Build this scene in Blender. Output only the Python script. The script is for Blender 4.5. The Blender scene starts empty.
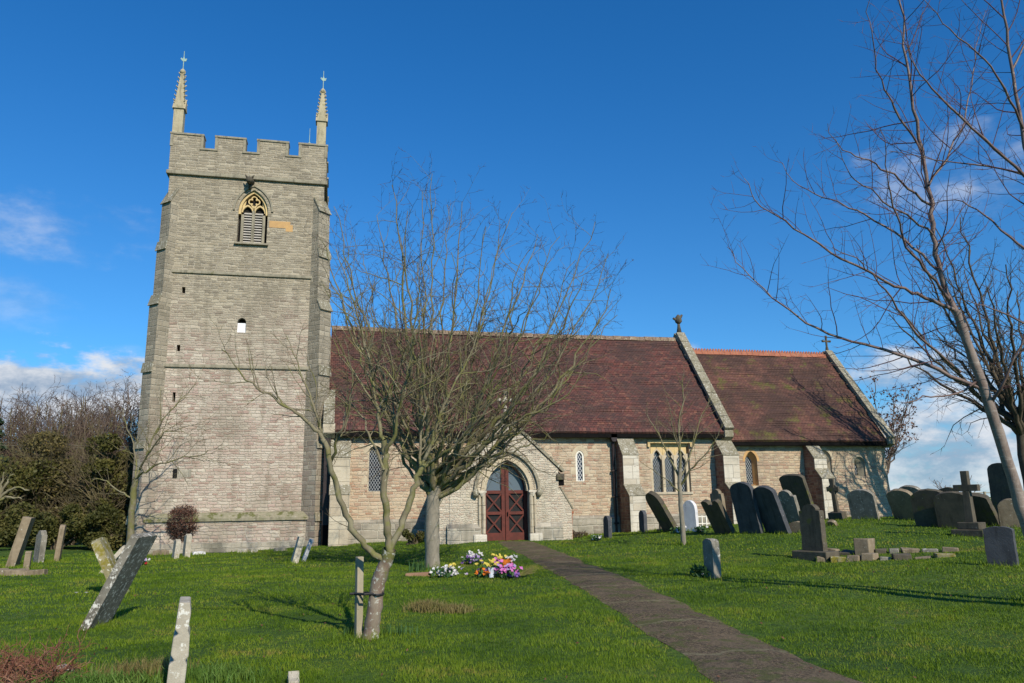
import bpy, bmesh, math, random
import numpy as np
from mathutils import Vector, Matrix
from mathutils.geometry import tessellate_polygon
# ------------------------------------------------------------------ camera, sky, sun, exposure
sc = bpy.context.scene
col = sc.collection
R = math.radians
F = 770.0
YAW, PIT, ROL = R(13.0), R(11.9), R(-0.9)
CAM = np.array([0.0, 0.0, 1.65])
cf = np.array([math.sin(YAW)*math.cos(PIT), math.cos(YAW)*math.cos(PIT), math.sin(PIT)])
cr0 = np.array([math.cos(YAW), -math.sin(YAW), 0.0])
cu0 = np.cross(cr0, cf)
cr = math.cos(ROL)*cr0 + math.sin(ROL)*cu0
cu = -math.sin(ROL)*cr0 + math.cos(ROL)*cu0
cam = bpy.data.objects.new('camera', bpy.data.cameras.new('camera'))
col.objects.link(cam)
cam.matrix_world = Matrix(((cr[0], cu[0], -cf[0], CAM[0]), (cr[1], cu[1], -cf[1], CAM[1]), (cr[2], cu[2], -cf[2], CAM[2]), (0, 0, 0, 1)))
cam.data.sensor_width = 36.0
cam.data.lens = F/1024*36.0
cam.data.clip_end = 6000
sc.camera = cam
sc.view_settings.view_transform = 'Standard'
sc.view_settings.look = 'None'
sc.view_settings.gamma = 1.0
sc.view_settings.exposure = 0.12

SUN_AZ, SUN_EL = R(16.0), R(33.0)          # degrees east of south (south = towards the camera, -Y), elevation
world = bpy.data.worlds.new('World'); sc.world = world; world.use_nodes = True
wt = world.node_tree
for n in list(wt.nodes): wt.nodes.remove(n)

class NT:
    """tiny node helper"""
    def __init__(s, tree): s.t = tree; s.L = tree.links
    def new(s, kind, **kw):
        n = s.t.nodes.new(kind)
        for k, v in kw.items():
            if k == 'inp':
                for a, b in v.items(): s.set(n.inputs[a], b)
            else: setattr(n, k, v)
        return n
    def set(s, sock, v):
        if isinstance(v, bpy.types.NodeSocket): s.L.new(v, sock)
        else:
            if hasattr(sock.default_value, '__len__') and not isinstance(v, (int, float)):
                v = tuple(v)
                if len(sock.default_value) == 4 and len(v) == 3: v = v + (1,)
            sock.default_value = v
    def m(s, op, a, b=0.0, c=0.0, clamp=False):
        n = s.new('ShaderNodeMath', operation=op, use_clamp=clamp)
        s.set(n.inputs[0], a); s.set(n.inputs[1], b)
        if len(n.inputs) > 2: s.set(n.inputs[2], c)
        return n.outputs[0]
    def vm(s, op, a, b=(0, 0, 0)):
        n = s.new('ShaderNodeVectorMath', operation=op)
        s.set(n.inputs[0], a)
        if op == 'SCALE': s.set(n.inputs['Scale'], b)
        else: s.set(n.inputs[1], b)
        return n.outputs['Value'] if op in ('DOT_PRODUCT', 'LENGTH') else n.outputs[0]
    def xyz(s, v):
        n = s.new('ShaderNodeSeparateXYZ'); s.set(n.inputs[0], v); return n.outputs
    def comb(s, x=0.0, y=0.0, z=0.0):
        n = s.new('ShaderNodeCombineXYZ'); s.set(n.inputs[0], x); s.set(n.inputs[1], y); s.set(n.inputs[2], z); return n.outputs[0]
    def noise(s, vec, scale=1.0, detail=4.0, rough=0.55, colour=False):
        n = s.new('ShaderNodeTexNoise'); s.set(n.inputs['Vector'], vec)
        n.inputs['Scale'].default_value = scale; n.inputs['Detail'].default_value = detail; n.inputs['Roughness'].default_value = rough
        return n.outputs['Color'] if colour else n.outputs['Fac']
    def mr(s, v, a, b, c=0.0, d=1.0, smooth=True):
        n = s.new('ShaderNodeMapRange'); n.interpolation_type = 'SMOOTHSTEP' if smooth else 'LINEAR'
        s.set(n.inputs[0], v)
        for i, x in enumerate((a, b, c, d)): s.set(n.inputs[i+1], x)
        return n.outputs[0]
    def mix(s, fac, a, b, mode='MIX'):
        n = s.new('ShaderNodeMix', data_type='RGBA', blend_type=mode)
        s.set(n.inputs[0], fac); s.set(n.inputs[6], a); s.set(n.inputs[7], b); return n.outputs[2]
    def ramp(s, fac, stops, const=False):
        n = s.new('ShaderNodeValToRGB'); s.set(n.inputs[0], fac)
        cr_ = n.color_ramp
        if const: cr_.interpolation = 'CONSTANT'
        while len(cr_.elements) < len(stops): cr_.elements.new(0.5)
        for e, (p, c) in zip(cr_.elements, stops): e.position = p; e.color = tuple(c)+(1,)
        return n.outputs[0]

w = NT(wt)
sky = w.new('ShaderNodeTexSky', sky_type='NISHITA', sun_disc=False)
sky.sun_elevation = SUN_EL; sky.sun_rotation = math.pi - SUN_AZ
sky.air_density = 1.0; sky.dust_density = 0.25; sky.ozone_density = 3.0; sky.altitude = 200
tcw = w.new('ShaderNodeTexCoord')
d = tcw.outputs['Generated']
dx, dy, dz = w.xyz(d)
skycol = w.mix(1.0, sky.outputs[0], w.mix(w.mr(dz, .05, .62), (.40, .90, 1.26), (.18, .86, 1.42)), 'MULTIPLY')
az = w.m('ARCTAN2', dx, dy); el = w.m('ARCSINE', dz)
nz1 = w.noise(w.comb(w.m('MULTIPLY', az, 5.0), w.m('MULTIPLY', el, 13.0), 3.1), 1.0, 7, 0.6)
nz2 = w.noise(w.comb(w.m('MULTIPLY', az, 16.0), w.m('MULTIPLY', el, 30.0), 7.7), 1.0, 6, 0.6)
def ray(px, py): return cf + (px-512)/F*cr - (py-341.5)/F*cu
def azel(px, py):
    v = ray(px, py); v = v/np.linalg.norm(v); return math.atan2(v[0], v[1]), math.asin(v[2])
cloud_sum = None
for (px, py, wa, we, dens, hard) in ((30, 225, .17, .055, .50, .9), (-10, 300, .10, .05, .22, .8), (55, 388, .26, .062, 1.0, .32), (135, 355, .06, .02, .25, .7),
                               (945, 420, .24, .095, .95, .6), (900, 480, .30, .06, .85, .5), (1015, 160, .17, .06, .75, 1.0), (655, 360, .07, .03, .8, .5), (500, 450, 1.4, .05, .25, .9), (400, 520, 1.6, .05, .6, .7)):
    a0, e0 = azel(px, py)
    q = w.m('ADD', w.m('POWER', w.m('ABSOLUTE', w.m('MULTIPLY', w.m('SUBTRACT', az, a0), 1/wa)), 2.0), w.m('POWER', w.m('ABSOLUTE', w.m('MULTIPLY', w.m('SUBTRACT', el, e0), 1/we)), 2.0))
    fall = w.m('SUBTRACT', 1.0, q)
    s_ = w.m('ADD', fall, w.m('MULTIPLY', w.m('SUBTRACT', w.m('ADD', w.m('MULTIPLY', nz1, .65), w.m('MULTIPLY', nz2, .35)), 0.52), 6.0))
    c_ = w.m('MULTIPLY', w.mr(s_, 0.0, hard*2.2), dens)
    c_ = w.m('MULTIPLY', c_, w.mr(fall, -1.4, 0.1))
    cloud_sum = c_ if cloud_sum is None else w.m('MAXIMUM', cloud_sum, c_)
cshade = w.mr(nz2, .35, .65, .0, 1.0)
cloudcol = w.mix(cshade, (2.8, 3.8, 5.2), (7.0, 7.3, 7.8))
mixc = w.mix(cloud_sum, skycol, cloudcol)
bg = w.new('ShaderNodeBackground'); wt.links.new(mixc, bg.inputs[0]); bg.inputs[1].default_value = 0.10
wo = w.new('ShaderNodeOutputWorld'); wt.links.new(bg.outputs[0], wo.inputs[0])

sl = bpy.data.lights.new('sun', 'SUN'); sl.energy = 5.0; sl.angle = R(0.5); sl.color = (1.0, 0.90, 0.74)
so = bpy.data.objects.new('sun', sl); col.objects.link(so)
sdir = Vector((math.sin(SUN_AZ)*math.cos(SUN_EL), -math.cos(SUN_AZ)*math.cos(SUN_EL), math.sin(SUN_EL)))
so.rotation_euler = sdir.to_track_quat('Z', 'Y').to_euler()
so.location = (20, -30, 40)

# ------------------------------------------------------------------ maths helpers
def at(px, py, z): return CAM + ray(px, py)*z
# ground heights measured at the feet of things: (pixel x, pixel y, distance)
CTRL = [(92, 627, 10.8), (175, 690, 7.1), (371, 637, 9.6), (432, 568, 19.3), (720, 576, 15.2), (684, 545, 23.0), (818, 560, 18.2),
        (608, 540, 28.2), (643, 531, 29.0), (674, 530, 27.5), (690, 531, 27.0), (725, 534, 25.0), (752, 533, 24.0), (778, 533, 23.5),
        (836, 519, 27.0), (865, 519, 26.0), (910, 519, 25.5), (935, 528, 23.0), (972, 535, 20.0), (1002, 563, 14.6), (1060, 590, 12.2),
        (12, 566, 22.0), (40, 563, 24.0), (128, 592, 14.5), (180, 558, 27.0), (299, 563, 22.5), (505, 541, 28.0), (240, 548, 32.0),
        (900, 683, 7.2), (512, 683, 7.2), (330, 543, 31.5), (700, 640, 9.4), (1000, 640, 9.0), (880, 565, 16.5)]
_cp = [tuple(at(*c)) for c in CTRL] + [(-6, 3, 0), (0, 3, 0), (6, 3, 0), (0, 0, 0), (-14, 12, 0.1), (15, 5, 0.1), (0, -8, 0), (26, 32, .62), (28, 40, .6), (18, 38, .4),
       (-12, 36, .15), (-20, 24, .2), (-10, 45, .2), (10, 45, .3), (14, 32, .35), (38, 30, .8), (30, 18, .8)]
_cp = np.array(_cp)
def _phi(r): return np.sqrt(r*r + 4.0)
_D = np.hypot(_cp[:, None, 0]-_cp[None, :, 0], _cp[:, None, 1]-_cp[None, :, 1])
_A = _phi(_D) + np.eye(len(_cp))*(-0.35)
_n = len(_cp)
_M = np.zeros((_n+1, _n+1)); _M[:_n, :_n] = _A; _M[:_n, _n] = 1; _M[_n, :_n] = 1
_W = np.linalg.solve(_M, np.append(_cp[:, 2], 0))
def hgt(x, y):
    x = np.asarray(x, float); y = np.asarray(y, float); shp = x.shape
    x = x.ravel(); y = y.ravel(); out = np.full(x.shape, _W[_n])
    rr = np.hypot(x, y-20)
    for i in range(_n): out += _W[i]*_phi(np.hypot(x-_cp[i, 0], y-_cp[i, 1]))
    out += .022*np.sin(x*1.7+1.6*np.sin(y*1.05))*np.sin(y*2.1+1.4*np.sin(x*.9)) + .010*np.sin(x*4.3+2*np.sin(y*2.7))*np.sin(y*5.1+x)
    fade = np.clip((75-rr)/40, 0, 1); fade = fade*fade*(3-2*fade)
    out = np.clip(out, -.4, 1.6)*fade + 0.1*(1-fade)
    return out.reshape(shp)
def gz(x, y): return float(hgt(np.array([x]), np.array([y]))[0])
def on_ground(px, py):                     # where the sight line meets the ground
    rd = ray(px, py); t = 3.0
    for _ in range(4000):
        p = CAM + rd*t
        if p[2] <= gz(p[0], p[1]) or t > 120: break
        t += 0.25 if t < 40 else 1.0
    lo, hi = t-0.25, t
    for _ in range(12):
        mid = (lo+hi)/2; p = CAM+rd*mid
        if p[2] <= gz(p[0], p[1]): hi = mid
        else: lo = mid
    p = CAM+rd*hi; return p

# ------------------------------------------------------------------ object helpers
def tag(o, label=None, cat=None, group=None, kind=None):
    if label: o['label'] = label
    if cat: o['category'] = cat
    if group: o['group'] = group
    if kind: o['kind'] = kind
    return o
def empty(name, loc=(0, 0, 0), rot=(0, 0, 0)):
    o = bpy.data.objects.new(name, None); col.objects.link(o); o.location = loc; o.rotation_euler = rot
    o.empty_display_size = 0.3
    return o
def setuv(me):
    uvl = me.uv_layers.new(name='UVMap')
    nl = len(me.loops); npoly = len(me.polygons)
    vi = np.empty(nl, np.int32); me.loops.foreach_get('vertex_index', vi)
    co = np.empty(len(me.vertices)*3); me.vertices.foreach_get('co', co); co = co.reshape(-1, 3)
    nr = np.empty(npoly*3); me.polygons.foreach_get('normal', nr); nr = nr.reshape(-1, 3)
    tot = np.empty(npoly, np.int32); me.polygons.foreach_get('loop_total', tot)
    n = np.repeat(nr, tot, axis=0); c = co[vi]
    h = np.stack([-n[:, 1], n[:, 0], 0*n[:, 0]], 1); hl = np.linalg.norm(h, axis=1)
    flat = hl < 0.15
    h = np.where(flat[:, None], np.array([1., 0, 0]), h/np.maximum(hl, 1e-6)[:, None])
    k = np.cross(n, h)
    uv = np.stack([(c*h).sum(1), (c*k).sum(1)], 1)
    uvl.data.foreach_set('uv', uv.ravel())
class MB:
    def __init__(s): s.v = []; s.f = []
    def add(s, vs, fs):
        b = len(s.v); s.v.extend([tuple(map(float, p)) for p in vs]); s.f.extend([tuple(i+b for i in f) for f in fs]); return s
    def box(s, x0, x1, y0, y1, z0, z1):
        return s.add([(x0, y0, z0), (x1, y0, z0), (x1, y1, z0), (x0, y1, z0), (x0, y0, z1), (x1, y0, z1), (x1, y1, z1), (x0, y1, z1)],
                     [(0, 3, 2, 1), (4, 5, 6, 7), (0, 1, 5, 4), (1, 2, 6, 5), (2, 3, 7, 6), (3, 0, 4, 7)])
    def prism(s, pts, a, b, fn):           # 2-D outline, extruded from a to b; fn(u, v, w) -> xyz
        n = len(pts)
        vs = [fn(u, v, a) for u, v in pts] + [fn(u, v, b) for u, v in pts]
        tri = tessellate_polygon([[Vector((u, v, 0)) for u, v in pts]])
        fs = [tuple(t) for t in tri] + [tuple(i+n for i in reversed(t)) for t in tri]
        fs += [(i, (i+1) % n, (i+1) % n+n, i+n) for i in range(n)]
        return s.add(vs, fs)
    def tube(s, pts, rad, k=6, cap=True):
        V_, F_ = tube_arrays(np.array(pts, float), np.array(rad if hasattr(rad, '__len__') else [rad]*len(pts), float), k)
        if cap: F_ = [tuple(f) for f in F_] + [tuple(range(k-1, -1, -1)), tuple(range(len(V_)-k, len(V_)))]
        return s.add(V_, F_)
    def build(s, name, mat, parent=None, smooth=False, bevel=0, local=False, loc=None, fix=True):
        me = bpy.data.meshes.new(name)
        vs = s.v
        if loc is not None: vs = [(a-loc[0], b-loc[1], c-loc[2]) for a, b, c in vs]
        me.from_pydata(vs, [], s.f); me.update()
        if fix:
            bm = bmesh.new(); bm.from_mesh(me); bmesh.ops.recalc_face_normals(bm, faces=bm.faces); bm.to_mesh(me); bm.free()
        setuv(me)
        if mat: me.materials.append(mat)
        if smooth: me.polygons.foreach_set('use_smooth', [True]*len(me.polygons))
        o = bpy.data.objects.new(name, me); col.objects.link(o)
        if loc is not None: o.location = loc
        if parent:
            o.parent = parent
            if not local:
                base = Vector((0, 0, 0)); pp = parent
                while pp: base += pp.location; pp = pp.parent
                o.location = Vector(loc or (0, 0, 0)) - base
        if bevel:
            b = o.modifiers.new('bevel', 'BEVEL'); b.width = bevel; b.segments = 2; b.limit_method = 'ANGLE'; b.angle_limit = R(35)
        return o
def tube_arrays(P, rad, k):
    n = len(P)
    T = np.gradient(P, axis=0); T /= np.maximum(np.linalg.norm(T, axis=1), 1e-9)[:, None]
    ref = np.array([0, 0, 1.0]) if abs(T[0][2]) < .9 else np.array([1.0, 0, 0])
    A = np.cross(T, ref); A /= np.maximum(np.linalg.norm(A, axis=1), 1e-9)[:, None]
    B = np.cross(T, A)
    ang = np.arange(k)*2*math.pi/k
    V_ = P[:, None, :] + rad[:, None, None]*(np.cos(ang)[None, :, None]*A[:, None, :] + np.sin(ang)[None, :, None]*B[:, None, :])
    i = np.arange(n-1)[:, None]*k; j = np.arange(k)[None, :]; j2 = (j+1) % k
    F_ = np.stack([i+j, i+j2, i+k+j2, i+k+j], -1).reshape(-1, 4)
    return V_.reshape(-1, 3), F_
def np_mesh(name, V_, Q, mat, parent=None, loc=(0, 0, 0), smooth=True):
    """V_ n x 3 world coords, Q m x (3|4) faces"""
    me = bpy.data.meshes.new(name); V_ = np.asarray(V_, float) - np.array(loc, float)
    Q = np.asarray(Q, np.int32); k = Q.shape[1]
    me.vertices.add(len(V_)); me.vertices.foreach_set('co', V_.ravel())
    me.loops.add(Q.size); me.loops.foreach_set('vertex_index', Q.ravel())
    me.polygons.add(len(Q)); me.polygons.foreach_set('loop_start', np.arange(len(Q), dtype=np.int32)*k); 
    me.polygons.foreach_set('loop_total', np.full(len(Q), k, np.int32))
    me.update(calc_edges=True)
    if smooth: me.polygons.foreach_set('use_smooth', np.ones(len(Q), bool))
    me.materials.append(mat)
    o = bpy.data.objects.new(name, me); col.objects.link(o); o.location = loc
    if parent: o.parent = parent; o.location = Vector(loc) - parent.location
    return o

# ------------------------------------------------------------------ materials
def mat_base(name):
    m = bpy.data.materials.new(name); m.use_nodes = True; t = m.node_tree
    for n in list(t.nodes): t.nodes.remove(n)
    N = NT(t); out = N.new('ShaderNodeOutputMaterial'); b = N.new('ShaderNodeBsdfPrincipled')
    t.links.new(b.outputs[0], out.inputs[0]); b.inputs['Roughness'].default_value = .85
    try: b.inputs['Specular IOR Level'].default_value = .25
    except Exception: pass
    return m, N, b
def bump(N, b, h, strength=.5, dist=.02):
    n = N.new('ShaderNodeBump'); n.inputs['Strength'].default_value = strength; n.inputs['Distance'].default_value = dist
    N.set(n.inputs['Height'], h); N.L.new(n.outputs[0], b.inputs['Normal'])
def objco(N): return N.new('ShaderNodeTexCoord').outputs['Object']
def uvco(N): return N.new('ShaderNodeTexCoord').outputs['UV']
def masonry(name, ramp, rh=.16, bw=.42, mortar=(.42, .38, .30), ramp2=None, z_lo=4, z_hi=8, stain=(.12, .12, .09), stain_amt=.5, jog=.05, joint=.014, white=.3):
    m, N, b = mat_base(name)
    uv = uvco(N)
    dn = N.vm('SCALE', N.vm('SUBTRACT', N.noise(uv, 2.6, 3, .6, True), (.5, .5, .5)), jog*1.6)
    dn2 = N.vm('SCALE', N.vm('SUBTRACT', N.noise(uv, 14, 2, .6, True), (.5, .5, .5)), jog*.7)
    u, v, _ = N.xyz(N.vm('ADD', N.vm('ADD', uv, dn), dn2))
    # rows of uneven height: two row sets chosen by a slow vertical noise
    vv = N.m('ADD', v, N.m('MULTIPLY', N.m('SINE', N.m('MULTIPLY', v, 5.3)), rh*.38))
    rowf = N.m('DIVIDE', vv, rh); row = N.m('FLOOR', rowf)
    wn = N.new('ShaderNodeTexWhiteNoise', noise_dimensions='1D'); N.set(wn.inputs['W'], row)
    uu = N.m('ADD', N.m('DIVIDE', u, N.m('MULTIPLY', bw, N.m('ADD', .65, wn.outputs[0]))), N.m('MULTIPLY', wn.outputs[0], 57.0))
    bi = N.m('FLOOR', uu)
    wn2 = N.new('ShaderNodeTexWhiteNoise', noise_dimensions='2D'); N.set(wn2.inputs['Vector'], N.comb(bi, row))
    rnd = wn2.outputs['Value']
    c = N.ramp(rnd, ramp)
    oc = objco(N)
    if ramp2:
        zz = N.xyz(oc)[2]
        k = N.mr(N.m('ADD', zz, N.m('MULTIPLY', N.m('SUBTRACT', N.noise(uv, .35, 4), .5), 9.0)), z_lo, z_hi)
        c = N.mix(k, N.ramp(rnd, ramp2), c)
    fu = N.m('FRACT', uu); fv = N.m('FRACT', rowf)
    du = N.m('MULTIPLY', N.m('MINIMUM', fu, N.m('SUBTRACT', 1.0, fu)), bw)
    dv = N.m('MULTIPLY', N.m('MINIMUM', fv, N.m('SUBTRACT', 1.0, fv)), rh)
    dj = N.m('MINIMUM', du, dv)
    jm = N.mr(dj, joint*.4, joint*1.5, 1.0, 0.0)
    fine = N.noise(uv, 38, 5, .65)
    c = N.mix(N.mr(fine, .3, .75, .0, .5), c, N.mix(1.0, c, (.55, .52, .48), 'MULTIPLY'))
    hs_ = N.noise(N.vm('MULTIPLY', uv, (1.3, 8.5, 1)), 1.0, 6, .7)
    c = N.mix(N.mr(hs_, .52, .66, 0, .45), c, tuple(min(1, x*1.12) for x in mortar))
    c = N.mix(N.mr(hs_, .48, .36, 0, .40), c, tuple(x*.45 for x in mortar))
    c = N.mix(N.m('MULTIPLY', jm, .75), c, mortar)
    # white lime / lichen spots, large stains, horizontal weather streaks
    ls = N.mr(N.noise(uv, 7.5, 6, .7), .60, .72); c = N.mix(N.m('MULTIPLY', ls, white), c, (.55, .53, .46))
    st = N.mr(N.noise(N.vm('MULTIPLY', uv, (.55, .35, 1)), 1.0, 6, .62), .48, .68); c = N.mix(N.m('MULTIPLY', st, stain_amt), c, stain)
    dr = N.mr(N.noise(N.vm('MULTIPLY', uv, (2.4, .22, 1)), 1.0, 5, .65), .50, .66); c = N.mix(N.m('MULTIPLY', dr, .38), c, stain)
    sp = N.mr(N.noise(uv, 21, 4, .7), .63, .72); c = N.mix(N.m('MULTIPLY', sp, .55), c, (.10, .09, .07))
    N.set(b.inputs['Base Color'], c); b.inputs['Roughness'].default_value = .95
    hh = N.m('ADD', N.m('MULTIPLY', N.m('SUBTRACT', 1.0, jm), 1.0), N.m('ADD', N.m('MULTIPLY', fine, .7), N.m('MULTIPLY', rnd, .5)))
    bump(N, b, hh, .8, .03)
    return m
def plain(name, c1, c2, scale=6, rough=.85, c3=None, t3=.6, bstr=.4, bdist=.01, metal=0, spec=.25, detail=6):
    m, N, b = mat_base(name); oc = objco(N)
    n1 = N.noise(oc, scale, detail, .65)
    c = N.mix(N.mr(n1, .35, .65), c1, c2)
    if c3: c = N.mix(N.mr(N.noise(N.vm('ADD', oc, (5, 7, 3)), scale*1.7, 6, .7), t3, t3+.07), c, c3)
    N.set(b.inputs['Base Color'], c); b.inputs['Roughness'].default_value = rough; b.inputs['Metallic'].default_value = metal
    try: b.inputs['Specular IOR Level'].default_value = spec
    except Exception: pass
    bump(N, b, N.noise(oc, scale*6, 5, .7), bstr, bdist)
    return m
def lichen_stone(name, c1, c2, lich=(.52, .51, .45), amt=.58, moss=None, mt=.6):
    m, N, b = mat_base(name)
    oi = N.new('ShaderNodeObjectInfo'); oc = N.vm('ADD', objco(N), N.vm('SCALE', N.comb(1, 2, 3), N.m('MULTIPLY', oi.outputs['Random'], 9.0)))
    c = N.mix(N.mr(N.noise(oc, 4, 6, .65), .35, .65), c1, c2)
    streak = N.noise(N.vm('MULTIPLY', oc, (7, 7, 1.2)), 1.0, 5, .6)
    c = N.mix(N.mr(streak, .5, .7, 0, .55), c, N.mix(1.0, c, (.35, .35, .33), 'MULTIPLY'))
    if moss: c = N.mix(N.mr(N.noise(N.vm('ADD', oc, (3, 1, 8)), 3.1, 6, .7), mt, mt+.1), c, moss)
    c = N.mix(N.mr(N.noise(oc, 13, 5, .7), amt, amt+.06), c, lich)
    c = N.mix(N.mr(N.noise(oc, 33, 4, .7), .62, .7, 0, .6), c, (.05, .05, .04))
    N.set(b.inputs['Base Color'], c); b.inputs['Roughness'].default_value = .92
    bump(N, b, N.m('ADD', N.noise(oc, 34, 6, .7), N.m('MULTIPLY', N.noise(oc, 6, 4, .6), .5)), .5, .015)
    return m
def tiles(name, stops, moss=(.10, .11, .03), moss_t=.60, moss_amt=.7, light=(.42, .38, .34), hue_t=.5, patch=(.06, .04, .035)):
    m, N, b = mat_base(name); uv = uvco(N)
    jn = N.vm('SCALE', N.vm('SUBTRACT', N.noise(uv, 3, 3, .6, True), (.5, .5, .5)), .025)
    u, v, _ = N.xyz(N.vm('ADD', uv, jn))
    rowf = N.m('DIVIDE', v, .11); row = N.m('FLOOR', rowf)
    uu = N.m('ADD', N.m('DIVIDE', u, .17), N.m('MULTIPLY', row, .5)); bi = N.m('FLOOR', uu)
    wn = N.new('ShaderNodeTexWhiteNoise', noise_dimensions='2D'); N.set(wn.inputs['Vector'], N.comb(bi, row))
    c = N.ramp(wn.outputs['Value'], stops)
    big = N.noise(uv, .6, 6, .65)
    c = N.mix(N.mr(big, hue_t-.06, hue_t+.14, 0, .65), c, patch)
    c = N.mix(N.mr(N.noise(N.vm('ADD', uv, (9, 4, 0)), 1.1, 7, .72), moss_t, moss_t+.12, 0, moss_amt), c, moss)
    c = N.mix(N.mr(N.noise(uv, 6, 5, .8), .66, .72, 0, .75), c, light)
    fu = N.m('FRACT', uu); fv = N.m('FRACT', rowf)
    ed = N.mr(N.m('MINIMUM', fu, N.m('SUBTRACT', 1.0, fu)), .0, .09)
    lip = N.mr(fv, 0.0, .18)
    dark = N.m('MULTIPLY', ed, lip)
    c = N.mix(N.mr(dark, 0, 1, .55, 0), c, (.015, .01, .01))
    N.set(b.inputs['Base Color'], c); b.inputs['Roughness'].default_value = .8
    hgt_ = N.m('ADD', N.m('MULTIPLY', N.m('SUBTRACT', 1.0, fv), .8), N.m('ADD', N.m('MULTIPLY', dark, .8), N.m('MULTIPLY', wn.outputs['Value'], .6)))
    bump(N, b, hgt_, .8, .03)
    return m

M = {}
greys = [(0, (.27, .232, .170)), (.25, (.36, .315, .232)), (.5, (.19, .165, .125)), (.75, (.43, .38, .285)), (1, (.30, .255, .18))]
pinks = [(0, (.46, .37, .31)), (.25, (.54, .48, .40)), (.5, (.36, .24, .20)), (.75, (.60, .54, .45)), (1, (.41, .29, .25))]
M['tower'] = masonry('tower_masonry', greys, .105, .27, (.45, .40, .31), pinks, 5.5, 11.5, (.19, .165, .12), .5, jog=.085, white=.65)
M['tower_dark'] = masonry('tower_buttress_masonry', [(0, (.34, .30, .23)), (.4, (.25, .22, .165)), (1, (.42, .37, .28))], .17, .36, (.36, .33, .26), [(0, (.38, .32, .25)), (.5, (.28, .22, .18)), (1, (.46, .42, .34))], 3, 7, (.15, .135, .10), .5, jog=.05, white=.3)
M['nave'] = masonry('nave_masonry', [(0, (.37, .21, .14)), (.2, (.48, .36, .25)), (.45, (.56, .46, .33)), (.7, (.40, .26, .185)), (.85, (.58, .49, .36)), (1, (.32, .185, .135))], .12, .27, (.52, .46, .34), None, stain=(.30, .25, .18), stain_amt=.4, jog=.075, white=.55)
M['chancel'] = masonry('chancel_masonry', [(0, (.38, .24, .17)), (.2, (.50, .37, .25)), (.45, (.54, .44, .30)), (.7, (.40, .28, .20)), (.85, (.56, .46, .33)), (1, (.32, .20, .15))], .125, .29, (.46, .39, .28), None, stain=(.26, .22, .16), stain_amt=.45, jog=.07, white=.45)
M['porch'] = masonry('porch_masonry', [(0, (.50, .42, .33)), (.3, (.60, .54, .43)), (.6, (.46, .36, .28)), (1, (.64, .58, .46))], .085, .17, (.56, .52, .42), None, stain=(.26, .24, .18), stain_amt=.6, white=.8, jog=.11)
M['plinth'] = masonry('plinth_masonry', [(0, (.34, .31, .25)), (.5, (.46, .42, .34)), (1, (.25, .22, .18))], .22, .45, (.46, .43, .35), None, stain=(.10, .10, .075), stain_amt=.8, white=.7)
M['ashlar'] = masonry('ashlar_dressing', [(0, (.50, .44, .33)), (.5, (.58, .52, .40)), (1, (.44, .37, .27))], .34, .60, (.40, .36, .28), None, stain=(.22, .20, .15), stain_amt=.5, jog=.01, joint=.008, white=.4)
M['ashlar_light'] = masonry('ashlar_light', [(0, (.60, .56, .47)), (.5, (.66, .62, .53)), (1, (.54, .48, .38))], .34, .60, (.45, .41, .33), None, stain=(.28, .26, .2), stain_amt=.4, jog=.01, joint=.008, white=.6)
M['coping'] = lichen_stone('weathered_coping', (.26, .235, .175), (.20, .18, .12), (.50, .49, .42), .56, (.16, .15, .06))
M['moulding'] = lichen_stone('grey_moulding', (.22, .20, .15), (.30, .27, .20), (.42, .40, .33), .66, (.13, .13, .06))
M['string'] = lichen_stone('mossy_string_course', (.20, .19, .12), (.28, .25, .18), (.46, .44, .36), .62, (.10, .105, .035), .5)
M['yellow_stone'] = plain('yellow_stone', (.56, .43, .22), (.47, .35, .18), 3, .9, (.34, .25, .14), .62)
M['orange_stone'] = plain('new_orange_stone', (.50, .31, .13), (.42, .26, .12), 3, .9, (.40, .3, .18), .68)
M['cream'] = plain('cream_dressed_stone', (.50, .43, .31), (.40, .335, .235), 3, .9, (.30, .27, .2), .62)
M['white_surround'] = plain('whitewashed_surround', (.72, .70, .62), (.62, .6, .52), 5, .9)
M['white_board'] = plain('white_board', (.8, .82, .85), (.74, .76, .8), 3, .6)
M['pinnacle'] = lichen_stone('pinnacle_stone', (.42, .37, .25), (.34, .30, .20), (.50, .48, .38), .64, (.2, .18, .08), .6)
M['nave_tile'] = tiles('clay_tiles_nave', [(0, (.100, .043, .037)), (.35, (.150, .058, .046)), (.65, (.070, .036, .034)), (.85, (.120, .064, .050)), (1, (.200, .088, .062))], moss=(.085, .075, .03), moss_t=.58, moss_amt=.6, hue_t=.47)
M['chancel_tile'] = tiles('clay_tiles_chancel', [(0, (.145, .066, .048)), (.4, (.112, .052, .042)), (.75, (.180, .086, .060)), (1, (.090, .044, .038))], moss=(.115, .11, .03), moss_t=.53, moss_amt=.85, hue_t=.44, patch=(.045, .032, .026))
M['stone_tile'] = tiles('porch_stone_tiles', [(0, (.24, .2, .16)), (.5, (.18, .15, .12)), (1, (.28, .24, .18))])
M['ridge'] = lichen_stone('lichened_ridge', (.24, .18, .12), (.16, .10, .075), (.40, .37, .28), .57)
M['ridge_red'] = plain('terracotta_ridge', (.36, .135, .075), (.27, .10, .06), 4, .8, (.26, .18, .11), .58)
M['iron'] = plain('black_iron_eaves_shade', (.006, .006, .006), (.010, .009, .009), 8, .95, spec=.05)  # black iron, darkened further to carry the shade under the eaves
M['butt_red_shaded'] = masonry('buttress_red_shaded_masonry', [(0, (.22, .10, .075)), (.4, (.28, .16, .11)), (.7, (.18, .085, .065)), (1, (.34, .24, .17))], .14, .30, (.30, .24, .18), None, stain=(.08, .06, .05), stain_amt=.6, white=.25)  # reddish stone, with the shade of the flanks put into its colour
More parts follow.
